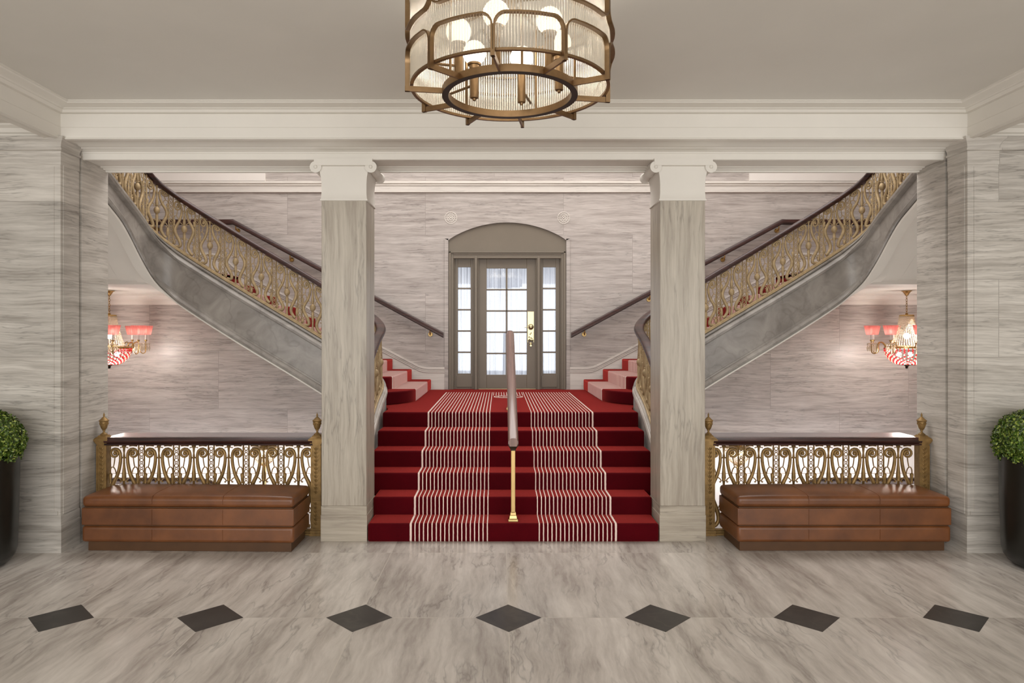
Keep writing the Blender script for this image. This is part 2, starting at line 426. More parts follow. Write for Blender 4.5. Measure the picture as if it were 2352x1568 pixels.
# spandrel above the arched head
arc = []
for k in range(25):
    x = -DW + 2*DW*k/24; arc.append((x, 3.137 + (3.40-3.137)*(1 - (x/DW)**2)**.9 if abs(x) < DW else 3.137))
mb.prism(arc + [(DW,6.4),(-DW,6.4)], lambda x, z, y: (x, y, z), WY, WY+.25)
mb.box(-DW, DW, WY+.12, WY+.25, LAND, LAND+.001) if False else None
struct(mb.build('wall_back', M['wall'], smooth=0), 'travertine rear wall of the stair hall')
mb = MB(); mb.box(-7.2, 7.2, WY+.02, WY+.27, -3.2, .24)
mb.box(-7.2, 7.2, WY-.05, WY+.02, -.36, -.32)
struct(mb.build('wall_lower', M['white'], smooth=0), 'white wall of the lower stair well')
for sx, nm in ((-1, 'left'), (1, 'right')):
    mb = MB(); mb.box(min(sx*6.6, sx*6.8), max(sx*6.6, sx*6.8), PY1, WY+.2, -3.2, 6.4)
    struct(mb.build('wall_hall_' + nm, M['wall'], smooth=0))
mb = MB()
mb.box(-7.2, 7.2, PY1-.2, WY+.3, 6.4, 6.5)
struct(mb.build('ceiling_hall', M['white'], smooth=0))
mb = MB(); mb.box(-7.2, 7.2, PY1-.2, PY1, 3.56, 6.45)
struct(mb.build('wall_front_upper', M['white'], smooth=0))
mb = MB(); mb.box(-7.2, 7.2, 5.6, WY+.3, -3.3, -3.2)
struct(mb.build('floor_lower', M['floor'], smooth=0))
mb = MB(); mb.box(-7.2, 7.2, 5.9, 6.0, -3.2, -.13)
struct(mb.build('wall_front_lower', M['white'], smooth=0))
# moulded string course
prof = [(0,3.845),(-.022,3.85),(-.024,3.945),(-.034,3.947),(-.034,3.957),(-.026,3.96),(-.026,3.975),(-.04,3.978),(-.04,3.992),(-.03,3.995),(-.03,4.012),(0,4.015)]
mb = MB(); mb.prism(prof, lambda a, z, x: (x, WY+a, z), -6.6, 6.6)
struct(mb.build('trim_7', M['skirt'], smooth=0), 'pale moulded stone band high on the rear wall')
for sx, i in ((-1, 8), (1, 9)):
    mb = MB(); mb.box(min(sx*3.59, sx*6.6), max(sx*3.59, sx*6.6), WY-.03, WY, 4.016, 6.4)
    struct(mb.build('trim_%d' % i, M['white'], smooth=0))
# rosettes and arch line round the door
for sx, i in ((-1, 10), (1, 11)):
    mb = MB(); cx, cz = sx*.838, 3.472
    for r, d in ((.088,.010),(.055,.010),(.028,.012)):
        mb.tube([(cx + r*math.cos(2*PI*k/32), WY, cz + r*math.sin(2*PI*k/32)) for k in range(32)], d*.6, 6, True)
    for k in range(16):
        a = 2*PI*k/16; mb.octa((cx + .071*math.cos(a), WY, cz + .071*math.sin(a)), .010)
    for k in range(8):
        a = 2*PI*k/8; mb.octa((cx + .042*math.cos(a), WY, cz + .042*math.sin(a)), .010)
    mb.sphere((cx, WY, cz), .014, 10, 6)
    struct(mb.build('trim_%d' % i, M['skirt'], smooth=40), 'carved stone rosette at the upper %s of the door arch' % ('left' if sx < 0 else 'right'))
mb = MB()
def archz(x, w, z0, z1): return z0 + (z1-z0)*max(0, 1 - (x/w)**2)**.9
out = [(-.93 + 1.86*k/40) for k in range(41)]
o1 = [(x, archz(x, .93, 3.16, 3.445)) for x in out]
i1 = [(-DW + 2*DW*k/40, archz(-DW + 2*DW*k/40, DW, 3.137, 3.40)) for k in range(41)]
for k in range(40):
    q = [o1[k], o1[k+1], i1[k+1], i1[k]]
    mb.prism(q, lambda x, z, y: (x, y, z), WY-.018, WY+.02)
for sx in (-1, 1):
    mb.box(min(sx*.875, sx*.93), max(sx*.875, sx*.93), WY-.018, WY+.02, LAND, 3.16)
struct(mb.build('trim_12', M['wall'], smooth=0), 'slim stone surround of the arched door')

# landing soffit + cornice under the two upper landings
for sx, i in ((-1, 13), (1, 14)):
    prof = [(0,2.18),(-.02,2.182),(-.02,2.235),(-.03,2.24),(-.03,2.26),(-.05,2.265),(-.07,2.285),(-.08,2.31),(-.10,2.315),(-.10,2.336),(0,2.336)]
    mb = MB(); mb.prism(prof, lambda q, z, x: (x, WY+q, z), *sorted((sx*4.0, sx*6.6)))
    struct(mb.build('trim_%d' % i, M['white'], smooth=0), 'white cornice under the %s upper landing' % ('left' if sx < 0 else 'right'))

# pale skirting that follows the side flights
for sx, i in ((-1, 15), (1, 16)):
    top = [(.93,1.258),(1.19,1.258),(1.26,1.268),(1.32,1.288),(1.38,1.318)] + [(1.904 + .3*k, 1.591 + .3*.533*k) for k in range(8)] + [(4.25,2.93),(4.4,2.95),(6.6,2.95)]
    mb = MB()
    for (d0, d1, th) in ((0, 1.3, .012), (.0, .03, .028), (.04, .055, .022), (.068, .08, .02)):
        for k in range(len(top)-1):
            (x0, z0), (x1, z1) = top[k], top[k+1]
            q = [(x0, z0-d0), (x1, z1-d0), (x1, z1-(d1 if d1 < 1 else .6)), (x0, z0-(d1 if d1 < 1 else .45))]
            mb.prism(q, lambda x, z, y: (sx*x, y, z), WY-th, WY)
    struct(mb.build('trim_%d' % i, M['skirt'], smooth=0), 'pale stone skirting rising with the %s flight' % ('left' if sx < 0 else 'right'))

# ------------------------------------------------------------------ curved balustrade path (left side; right is its mirror)
SEG = [1.43, .9425, 1.875, .471, 1.63]
TS = [0]
for q in SEG: TS.append(TS[-1] + q)
TEND = TS[-1]
def plan(t):
    if t <= TS[1]: return (-1.425, 6.05 + t), (0, 1)
    if t <= TS[2]:
        a = (t-TS[1])/.6; return (-2.025 + .6*math.cos(a), 7.48 + .6*math.sin(a)), (-math.sin(a), math.cos(a))
    if t <= TS[3]: return (-2.025 - (t-TS[2]), 8.08), (-1, 0)
    if t <= TS[4]:
        a = (t-TS[3])/.3; return (-3.9 - .3*math.sin(a), 7.78 + .3*math.cos(a)), (-math.cos(a), -math.sin(a))
    return (-4.2, 7.78 - (t-TS[4])), (0, -1)
def interp(pts, t):
    """monotone cubic"""
    n = len(pts)
    if t <= pts[0][0]: return pts[0][1]
    if t >= pts[-1][0]: return pts[-1][1]
    h = [pts[i+1][0]-pts[i][0] for i in range(n-1)]; d = [(pts[i+1][1]-pts[i][1])/h[i] for i in range(n-1)]
    m = [d[0]] + [0 if d[i-1]*d[i] <= 0 else 2*d[i-1]*d[i]/(d[i-1]+d[i]) for i in range(1, n-1)] + [d[-1]]
    for i in range(n-1):
        if t <= pts[i+1][0]:
            s = (t-pts[i][0])/h[i]; s2 = s*s; s3 = s2*s
            return (2*s3-3*s2+1)*pts[i][1] + (s3-2*s2+s)*h[i]*m[i] + (-2*s3+3*s2)*pts[i+1][1] + (s3-s2)*h[i]*m[i+1]
ZT = [(0,.42),(.4,.63),(1.13,1.02),(1.43,1.12),(1.9,1.315),(TS[2],1.574),(TS[2]+.5,1.8725),(TS[2]+1.2,2.29),(TS[3],2.714),(TS[3]+.24,2.88),(TS[4],3.05),(TS[4]+.6,3.37),(TEND,3.91)]
ZH = [(0,1.2),(1.3,1.0),(TS[2],.62),(TS[3]-.3,.6),(TS[4],.56),(TS[4]+.6,.38),(TEND,.38)]
def zt(t): return interp(ZT, t)
def zb(t): return zt(t) - interp(ZH, t)
def steps(a, b, fine=.05):
    out = []; n = max(2, int((b-a)/fine)+1)
    return [a + (b-a)*k/(n-1) for k in range(n)]
def sweep(mb, ts, prof, sx, fac=1):
    """prof(t) -> [(n, z)]; n is measured towards the stair well"""
    ls = []
    for t in ts:
        (x, y), (tx, ty) = plan(t)
        nx, ny = -ty, tx            # left of the heading = stair well
        ls.append([(-sx*(x + nx*a), y + ny*a, z) for a, z in prof(t)])
    mb.loops(ls)

# ------------------------------------------------------------------ central steps
root = thing('staircase', 'central flight of six red carpeted steps with white stripes and a landing', 'stairs', (0, COLY0, 0))
def chk(p): return p
wid = [1.222, 1.228, 1.345, 1.345, 1.345, 1.345]
for k in range(6):
    y0 = COLY0 + TREAD*k; z1 = RISE*(k+1); mb = MB()
    w = wid[k]
    y1 = y0 + TREAD + .02
    if k < 5:
        mb.box(-w, w, y0 - .012, y1 if k != 3 else y1, z1-RISE-.06 if k else 0, z1)
        mb.build('step', M['carpet'], root, smooth=40, bevel=.018, bseg=3)
mb = MB(); y0 = COLY0 + TREAD*5
edge = []
for t in steps(1.2, TS[2], .08):
    (x, y), (tx, ty) = plan(t); edge.append((-(x + .082*ty), y - .082*tx*1.0))
edge = [(1.343, y0-.012)] + edge + [(2.02, WY-.012), (.86, WY-.012), (.86, WY+.12)]
mb.prism(edge + [(-x, y) for x, y in edge[::-1]], lambda x, y, z: (x, y, z), LAND-RISE-.06, LAND)
land = mb.build('landing', M['carpet'], root, smooth=40, bevel=.018, bseg=3)
# round emblem with script woven into the landing
mb = MB(); ey, er = 8.94, .19; zz = LAND + .0012
def ring(r0, r1, y=ey, sx=1., n=48):
    for k in range(n):
        a, b = 2*PI*k/n, 2*PI*(k+1)/n
        mb.add([(r0*sx*math.cos(a), y + r0*math.sin(a), zz), (r1*sx*math.cos(a), y + r1*math.sin(a), zz), (r1*sx*math.cos(b), y + r1*math.sin(b), zz), (r0*sx*math.cos(b), y + r0*math.sin(b), zz)], [(0,1,2,3)])
ring(.178, .192); ring(.158, .164)
def stroke(pts, w=.007):
    for (x0, y0), (x1, y1) in zip(pts, pts[1:]):
        d = Vector((x1-x0, y1-y0)); l = d.length or 1; nx, ny = -d.y/l*w, d.x/l*w
        mb.add([(x0-nx, ey+y0-ny, zz), (x1-nx, ey+y1-ny, zz), (x1+nx, ey+y1+ny, zz), (x0+nx, ey+y0+ny, zz)], [(0,1,2,3)])
stroke([(-.085 + .05*math.cos(R(a)), .01 + .07*math.sin(R(a))) for a in range(40, 330, 20)])
for j in range(5):
    x = -.045 + .035*j
    stroke([(x + .016*math.cos(R(a)), -.02 + .035*math.sin(R(a))) for a in range(0, 361, 30)], .006)
stroke([(-.15,-.085),(-.05,-.1),(.05,-.09),(.14,-.07)]); stroke([(-.11,.105),(0,.125),(.11,.105)])
mb.build('woven_emblem', M['carpet_white'], land, smooth=0)

# ---- scrollwork motif: (u, v) with v as a share of the height, drawn once and mapped on each panel
def spiral(cx, cv, r0, a0, turns, n, H):
    return [(cx + r0*(1-.62*k/n)*math.cos(a0 + turns*2*PI*k/n), cv + r0*(1-.62*k/n)*math.sin(a0 + turns*2*PI*k/n)/H) for k in range(n+1)]
def smooth_path(pts, n=3):
    out = []
    for i in range(len(pts)-1):
        p0 = pts[max(0, i-1)]; p1 = pts[i]; p2 = pts[i+1]; p3 = pts[min(len(pts)-1, i+2)]
        for k in range(n):
            s = k/n
            out.append(tuple(.5*((2*p1[j]) + (-p0[j]+p2[j])*s + (2*p0[j]-5*p1[j]+4*p2[j]-p3[j])*s*s + (-p0[j]+3*p1[j]-3*p2[j]+p3[j])*s**3) for j in (0, 1)))
    out.append(pts[-1]); return out
def scroll_mesh(e, fn, H, depth):
    """one S-scroll with its rosette, tendril and bell; e = -1 or +1"""
    mb = MB(); flat = None
    sp = spiral(.079, .897, .046, PI, -1.35, 16, H)[::-1]
    body = smooth_path([sp[-1], (.030,.83), (.038,.74), (.058,.64), (.090,.55), (.108,.47), (.104,.39), (.085,.31), (.060,.225), (.046,.15), (.050,.09), (.075,.045), (.100,.035)], 3)
    pts = sp[:-1] + body
    n = len(pts); rr = []
    for i in range(n):
        g = i/(n-1)
        rr.append(.008 + .0085*min(1, g*1.8) + (.0035*math.sin(PI*max(0, (g-.45)/.55))))
    mb.tube([fn(e*u, v) for u, v in pts], rr, 8)
    rc = fn(e*.079, .897)
    mb.sphere(rc, .017, 8, 5)
    # inner curl off the bulge
    mb.tube([fn(e*u, v) for u, v in smooth_path([(.098,.53),(.085,.585),(.060,.612),(.036,.60),(.024,.575),(.030,.555),(.038,.565)], 2)], .0055, 5)
    mb.tube([fn(e*u, v) for u, v in smooth_path([(.060,.22),(.040,.275),(.024,.29),(.018,.27),(.026,.258)], 2)], .005, 5)
    # tendril and bell between the scroll and the ring bar
    mb.tube([fn(e*u, v) for u, v in smooth_path([(.079,.865),(.084,.80),(.094,.735),(.108,.735),(.119,.70),(.119,.655)], 2)], .005, 5)
    mb.tube([fn(e*u, v) for u, v in smooth_path([(.094,.735),(.080,.715),(.070,.67),(.068,.62)], 2)], .005, 5)
    mb.tube([fn(e*u, v) for u, v in [(.118,.665),(.118,.65),(.118,.60),(.117,.56),(.117,.545)]], [.006,.016,.0125,.009,.013], 7)
    mb.tube([fn(e*u, v) for u, v in [(.046,.985),(.079,.99),(.112,.985)]], .006, 5)
    # leaf knot low on the outside
    mb.tube([fn(e*u, v) for u, v in smooth_path([(.060,.23),(.080,.26),(.104,.25),(.112,.215),(.100,.19),(.092,.205)], 2)], .0055, 5)
    mb.tube([fn(e*u, v) for u, v in [(.118,.20),(.117,.17),(.115,.11),(.112,.06)]], [.006,.014,.015,.006], 7)
    return mb
def lance_mesh(fn, H, oval):
    mb = MB()
    pr = [(1.0,.012),(.985,.020),(.965,.011),(.90,.007),(.85,.012),(.84,.007),(.76,.010),(.66,.017),(.61,.019),(.585,.015),(.575,.020),(.565,.012)]
    if oval: pr += [(.555,.012),(.535,.026),(.505,.034),(.48,.036),(.455,.034),(.425,.026),(.405,.012),(.395,.018),(.385,.014),(.35,.018),(.25,.014),(.12,.010),(.03,.013),(0,.015)]
    else: pr += [(.53,.010),(.50,.012),(.40,.017),(.30,.013),(.15,.008),(.03,.012),(0,.014)]
    mb.tube([fn(0, v) for v, r in pr], [r for v, r in pr], 8)
    for e in (-1, 1): mb.tube([fn(e*u, v) for u, v in ((.012,.975),(.022,.965),(.03,.972),(.034,.958))], .004, 4)
    mb.tube([fn(-.03,.845), fn(.03,.845)], .006, 5)
    return mb
def ringbar_mesh(fn, H, fd):
    mb = MB()
    for e in (-1, 1):
        mb.tube([fn(e*.0245, v) for v in (0, .5, 1)], .0075, 4)
    z = .014; big = True; k = 0
    while z < H - .012:
        r = .0150 if big else .0095; n = 10
        mb.tube([fn(r*math.cos(2*PI*q/n), (z + r*math.sin(2*PI*q/n))/H) for q in range(n)], .0034, 4, True)
        z += .0245; big = not big
    for v in (.0, 1): mb.tube([fn(-.024, v), fn(.024, v)], .004, 4)
    return mb

RAILH = .565
def panel_fn(tc, sx, H, upright=False):
    def fn(u, v):
        if upright:      # the lyre stands upright; only its head and foot follow the slope
            t = min(max(tc + u, 0), TEND); (x, y), _ = plan(t)
            k = .10 + .90*min(1, abs(2*v-1))**2.4
            return (-sx*x, y, zt(tc) + (zt(t) - zt(tc))*k + .035 + v*H)
        t = min(max(tc + u, 0), TEND); (x, y), _ = plan(t)
        return (-sx*x, y, zt(t) + .035 + v*H)
    return fn
for sx, nm in ((-1, 'left'), (1, 'right')):
    bal = thing('stair_balustrade', 'gilded scrollwork balustrade with dark handrail climbing the %s side flight' % nm, 'balustrade', (sx*1.39, 6.3, .6), 'curved stair balustrades')
    ts = steps(.06, TEND, .06)
    mb = MB()
    sweep(mb, ts, lambda t: [(a, zt(t) + .006 + z) for a, z in ((-.035,0),(.035,0),(.035,.016),(.022,.022),(.018,.036),(-.018,.036),(-.022,.022),(-.035,.016))], sx)
    mb.build('base_rail', M['brass_stair'], bal, smooth=40)
    mb = MB()
    hp = [(-.050,.02),(-.056,.038),(-.050,.055),(-.034,.068),(0,.074),(.034,.068),(.050,.055),(.056,.038),(.050,.02),(.036,.012),(.030,0),(-.030,0),(-.036,.012)]
    sweep(mb, ts, lambda t: [(a, zt(t) + .035 + RAILH + z) for a, z in hp], sx)
    mb.build('handrail', M['wood'], bal, smooth=50)
    k0 = int((2.8255-.2)/.304)
    t = 2.8255 - k0*.304
    while t < TEND - .1:
        fn = panel_fn(t, sx, RAILH)
        ringbar_mesh(fn, RAILH, None).build('ring_bar', M['brass_stair'], bal, smooth=50)
        tc = t + .152
        if tc < TEND - .16:
            fn = panel_fn(tc, sx, RAILH, True)
            lance_mesh(fn, RAILH, True).build('lance', M['brass_stair'], bal, smooth=50)
            for e in (-1, 1): scroll_mesh(e, fn, RAILH, .01).build('scroll', M['brass_stair'], bal, smooth=60)
        t += .304

    # ------------------------------------------------------------ side flight: steps, stringer, soffit
    st = thing('side_staircase', 'red carpeted stair rising to the %s from the landing on a grey marble stringer' % nm, 'stairs', (sx*1.13, 8.3, LAND), 'side flights')
    fronts = {1: [(1.13,8.42),(1.14,8.30),(1.20,8.10),(1.30,7.95),(1.44,7.83),(1.50,7.83)],
              2: [(1.415,8.42),(1.44,8.27),(1.52,8.13),(1.64,8.03),(1.80,8.0)],
              3: [(1.70,8.42),(1.72,8.28),(1.78,8.18),(1.9,8.1)]}
    for k in range(1, 12):
        x0 = 1.13 + SIDE_T*(k-1); z1 = LAND + SIDE_R*k
        fr = fronts.get(k, [(x0, 8.10)])
        back = 4.6 if k == 11 else max(x0 + SIDE_T + .03, fr[-1][0] + .25)
        if k == 11: back = 6.6
        poly = [(x0, WY-.012)] + fr + [(back, fr[-1][1] if k > 3 else 8.1), (back, WY-.012)]
        if k == 1: poly = [(x0, WY-.012)] + fr + [(1.62, 7.98), (1.74, 8.1), (1.74, WY-.012)]
        mb = MB(); mb.prism(poly, lambda x, y, z: (sx*x, y, z), z1 - SIDE_R - (.08 if k > 1 else -.001), z1)
        if k == 11:
            mb = MB(); mb.prism([(x0, WY-.012), (x0, 8.15), (4.25, 8.15), (6.59, 8.15), (6.59, WY-.012)], lambda x, y, z: (sx*x, y, z), z1-.06, z1); mb.box(*sorted((sx*x0, sx*(x0+.06))), 8.15, WY-.012, z1-SIDE_R, z1)
        mb.build('step' if k < 11 else 'upper_landing', M['carpet_side'], st, smooth=40, bevel=.016, bseg=3)
    for k in range(1, 9):       # second flight, climbing back towards the lobby
        z1 = LAND + SIDE_R*(11 + k); y1 = 8.15 - SIDE_T*(k-1)
        if y1 - SIDE_T < PY1 + .02: break
        mb = MB(); mb.box(*sorted((sx*4.26, sx*6.59)), y1-SIDE_T-.01, y1, z1-.025, z1); mb.box(*sorted((sx*4.26, sx*6.59)), y1-.02, y1, z1-SIDE_R, z1)
        mb.build('step', M['carpet_side'], st, smooth=40, bevel=.016, bseg=3)
    mb = MB()
    def sp(t):
        a, b = zt(t), zb(t)
        return [(-.06,a-.002),(.05,a-.002),(.06,a-.009),(.06,a-.026),(.044,a-.034),(.052,a-.042),(.08,a-.054),(.096,a-.08),(.082,a-.108),(.05,a-.122),(.04,a-.128),(.04,b+.095),(.05,b+.09),(.052,b+.075),(.08,b+.065),(.098,b+.035),(.09,b+.008),(.06,b),(-.06,b)]
    sweep(mb, steps(1.55, TEND, .045), sp, sx)
    mb.build('stringer', M['stringer'], st, smooth=35)
    mb = MB()
    def cp(t):
        a = zt(t); b = max(-.1, zb(t))
        return [(-.045,b),(-.045,a-.13),(-.055,a-.12),(-.055,a-.09),(-.068,a-.08),(-.074,a-.05),(-.066,a-.03),(-.055,a-.024),(-.055,a-.006),(-.045,a-.003),(.045,a-.003),(.058,a-.03),(.058,b)]
    sweep(mb, steps(.07, 2.3, .05), cp, sx)
    mb.build('curb', M['curb'], st, smooth=35)
    mb = MB(); mb.box(*sorted((sx*4.12, sx*6.59)), 8.13, WY-.012, 2.337, 2.50); mb.build('landing_soffit', M['white'], st, smooth=0)
    # soffit of the first flight and of the flight above, edged with mouldings
    mb = MB()
    ls = []
    for t in steps(TS[2]+.02, TS[3]+.05, .1):
        (x, y), _ = plan(t); z = zb(t) + .02
        xx = max(x, -4.3)
        ls.append([(-sx*xx, y+.05, z), (-sx*xx, WY-.012, z), (-sx*xx, WY-.012, z+.05), (-sx*xx, y+.05, z+.05)])
    mb.loops(ls)
    sweep(mb, steps(1.6, TEND, .05), lambda t: [(.062, zb(t)-.002), (.07, zb(t)-.012), (.06, zb(t)-.03), (-.05, zb(t)-.03), (-.05, zb(t)-.002)], sx)
    mb.build('soffit', M['plaster'], st, smooth=50)
    mb = MB(); ls = []
    zs = [(7.16,3.03),(7.45,2.83),(7.7,2.66),(7.9,2.50),(8.02,2.40),(8.12,2.352),(8.25,2.338)]
    ys = [6.15 + .05*k for k in range(43)]
    def sz(y):
        if y < 7.16: return 3.03 + (7.16-y)*.62
        return interp(zs, y)
    for y in ys:
        z = sz(y)
        ls.append([(sx*4.17, y, z-.005), (sx*4.22, y, z-.02), (sx*4.27, y, z-.018), (sx*4.275, y, z-.008), (sx*4.31, y, z-.006), (sx*4.315, y, z+.006), (sx*4.42, y, z+.012), (sx*4.43, y, z+.03), (sx*4.62, y, z+.035), (sx*4.63, y, z+.045), (sx*6.59, y, z+.05), (sx*6.59, y, z+.06), (sx*4.17, y, z+.06)])
    mb.loops(ls)
    mb.build('soffit', M['plaster'], st, smooth=25)

    # ------------------------------------------------------------ wall handrail
    wr = thing('wall_handrail', 'dark wooden handrail fixed to the rear wall above the %s flight' % nm, 'handrail', (sx*.94, WY, 1.7), 'wall handrails')
    yc = WY - .085
    path = [(.94, 1.735), (4.04, 1.735 + 3.1*.538), (4.10, 3.40), (6.5, 3.40)]
    mb = MB(); ls = []
    for i, (x, z) in enumerate(path):
        pr = [(-.045,-.03),(-.045,.012),(-.032,.03),(0,.036),(.032,.03),(.045,.012),(.045,-.03),(.025,-.045),(-.025,-.045)]
        ls.append([(sx*x, yc + a, z + b) for a, b in pr])
    mb.loops(ls); mb.build('rail', M['wood'], wr, smooth=40)
    for x in (1.14, 2.1, 3.2, 4.0, 5.2):
        z = (1.735 + (x-.94)*.538 if x < 4.04 else 3.40) - .10
        mb = MB()
        mb.tube([(sx*x, WY, z), (sx*x, WY-.02, z)], [.036, .032], 14)
        mb.tube([(sx*x, WY-.01, z), (sx*x, WY-.06, z-.005), (sx*x, WY-.085, z+.02), (sx*x, WY-.085, z+.06)], .010, 8)
        mb.build('bracket', M['brass'], wr, smooth=50)

# ------------------------------------------------------------------ guard railings in front of the stair well
for sx, nm in ((-1, 'left'), (1, 'right')):
    g = thing('guard_railing', 'gilded scrollwork railing with urn topped posts behind the %s leather bench' % nm, 'railing', (sx*2.63, 5.95, 0), 'guard railings')
    YR = 5.95; H = .735; zb0 = .045
    xi, xo = 1.705, 3.563
    mb = MB()
    mb.box(*sorted((sx*xi, sx*xo)), YR-.045, YR+.045, 0, .02); mb.box(*sorted((sx*xi, sx*xo)), YR-.036, YR+.036, .02, .036); mb.box(*sorted((sx*xi, sx*xo)), YR-.022, YR+.022, .036, .048)
    mb.build('base_rail', M['brass_old'], g, smooth=0, bevel=.004)
    mb = MB()
    pr = [(-.05,.782),(-.052,.795),(-.046,.800),(-.056,.806),(-.062,.82),(-.058,.833),(-.046,.838),(-.046,.842),(-.036,.848),(.0,.848),(.02,.84),(.05,.80),(.05,.782)]
    mb.prism(pr, lambda a, z, x: (x, YR+a, z), *sorted((sx*(xi+.03), sx*(xo-.03))))
    hr = mb.build('handrail', M['wood'], g, smooth=30)
    mb = MB(); mb.box(*sorted((sx*(xi+.03), sx*(xo-.03))), YR+.0, YR+.27, .80, .8485); mb.build('ledge', M['ledge'], g, smooth=0, bevel=.005)
    for xp in (xi, xo):
        x = sx*xp; mb = MB()
        a = .044
        mb.box(x-a-.012, x+a+.012, YR-a-.012, YR+a+.012, 0, .02); mb.box(x-a-.006, x+a+.006, YR-a-.006, YR+a+.006, .02, .045)
        mb.box(x-a+.004, x+a-.004, YR-a+.004, YR+a-.004, .045, .79)
        for e in (-1, 1):       # raised borders round the panel of each face
            mb.box(x+e*(a-.006)-.006, x+e*(a-.006)+.006, YR-a, YR-a+.006, .05, .78)
        for zc in (.06, .30, .315, .45, .77): mb.box(x-a+.004, x+a-.004, YR-a-.001, YR-a+.006, zc-.005, zc+.005)
        zc = .09
        while zc < .75:         # little cast leaves up the middle of the panel
            if not .28 < zc < .33:
                for e in (-1, 1): mb.tube([(x, YR-a+.003, zc), (x+e*.012, YR-a+.001, zc+.014), (x+e*.018, YR-a+.003, zc+.026)], [.003,.0045,.002], 5)
                mb.octa((x, YR-a+.003, zc+.02), .006, .012)
            zc += .034
        for zc, d in ((.79,.0),(.80,.006),(.812,.012),(.824,.018)): mb.box(x-a-d, x+a+d, YR-a-d, YR+a+d, zc-.002, zc+.012)
        mb.loops([[(x-q, YR-q, z), (x+q, YR-q, z), (x+q, YR+q, z), (x-q, YR+q, z)] for q, z in ((.058,.835),(.054,.842),(.036,.856),(.030,.866))])
        post = mb.build('newel_post', M['brass_old'], g, smooth=0)
        mb = MB()
        mb.lathe([(.028,.0),(.030,.006),(.022,.012),(.010,.022),(.008,.032),(.013,.040),(.012,.044),(.020,.052),(.028,.072),(.034,.100),(.035,.112),(.034,.115),(.040,.120),(.040,.127),(.030,.135),(.016,.150),(.008,.156),(.006,.166),(.009,.172),(.004,.184),(.001,.196)], (x, YR, .866), 20)
        for k in range(8):
            a0 = 2*PI*k/8; a1 = a0 + 2*PI/8; am = (a0+a1)/2
            mb.tube([(x+.034*math.cos(a0), YR+.034*math.sin(a0), .972), (x+.033*math.cos(am), YR+.033*math.sin(am), .957), (x+.034*math.cos(a1), YR+.034*math.sin(a1), .972)], .003, 4)
        mb.build('finial', M['brass_old'], post, smooth=50)
    # short rail end beyond the outer post
    mb = MB(); mb.tube([(sx*(xo-.01), YR+.06, .80), (sx*3.615, YR+.06, .80)], .026, 12)
    mb.build('rail_end', M['wood'], g, smooth=50)
    xs0 = sx*3.236 if sx < 0 else 2.0
    seps = [-3.236 + .304*k for k in range(5)] if sx < 0 else [1.991 + .304*k - .0 for k in range(5)]
    def gfn(xc): return lambda u, v: (xc + u, YR, zb0 + v*H)
    for x in seps: ringbar_mesh(gfn(x), H, None).build('ring_bar', M['brass_old'], g, smooth=50)
    for x in [seps[0]-.152] + [q+.152 for q in seps]:
        lance_mesh(gfn(x), H, False).build('lance', M['brass_old'], g, smooth=50)
        for e in (-1, 1): scroll_mesh(e, gfn(x), H, .01).build('scroll', M['brass_old'], g, smooth=60)

# ------------------------------------------------------------------ centre handrail on the steps
hr = thing('stair_handrail', 'glossy mahogany handrail on brass posts in the middle of the steps', 'handrail', (0, 5.81, RISE))
mb = MB(); ls = []
pr = [(-.030,-.03),(-.036,-.012),(-.043,-.008),(-.043,.012),(-.036,.018),(-.033,.03),(-.02,.038),(0,.041),(.02,.038),(.033,.03),(.036,.018),(.043,.012),(.043,-.008),(.036,-.012),(.030,-.03)]
for y, z in ((5.755,.826),(5.80,.848),(7.42,1.726),(7.50,1.745)):
    ls.append([(a, y, z + b) for a, b in pr])
mb.loops(ls); mb.build('rail', M['rail'], hr, smooth=40)
for (y, z0, z1) in ((5.81, RISE+.001, .80), (7.38, LAND+.001, 1.66)):
    mb = MB()
    mb.box(-.018, .018, y-.018, y+.018, z0+.05, z1)
    mb.loops([[(-q, y-q, z), (q, y-q, z), (q, y+q, z), (-q, y+q, z)] for q, z in ((.042,z0),(.042,z0+.018),(.034,z0+.026),(.030,z0+.05),(.026,z0+.056),(.024,z0+.075),(.018,z0+.08))])
    p = mb.build('post', M['brass'], hr, smooth=0, bevel=.003)
    mb = MB()
    mb.loops([[(-q, y-q, z), (q, y-q, z), (q, y+q, z), (-q, y+q, z)] for q, z in ((.022,z1-.045),(.024,z1-.03),(.034,z1-.012),(.042,z1),(.042,z1+.03))])
    mb.build('bracket', M['bronze_dark'], p, smooth=0)

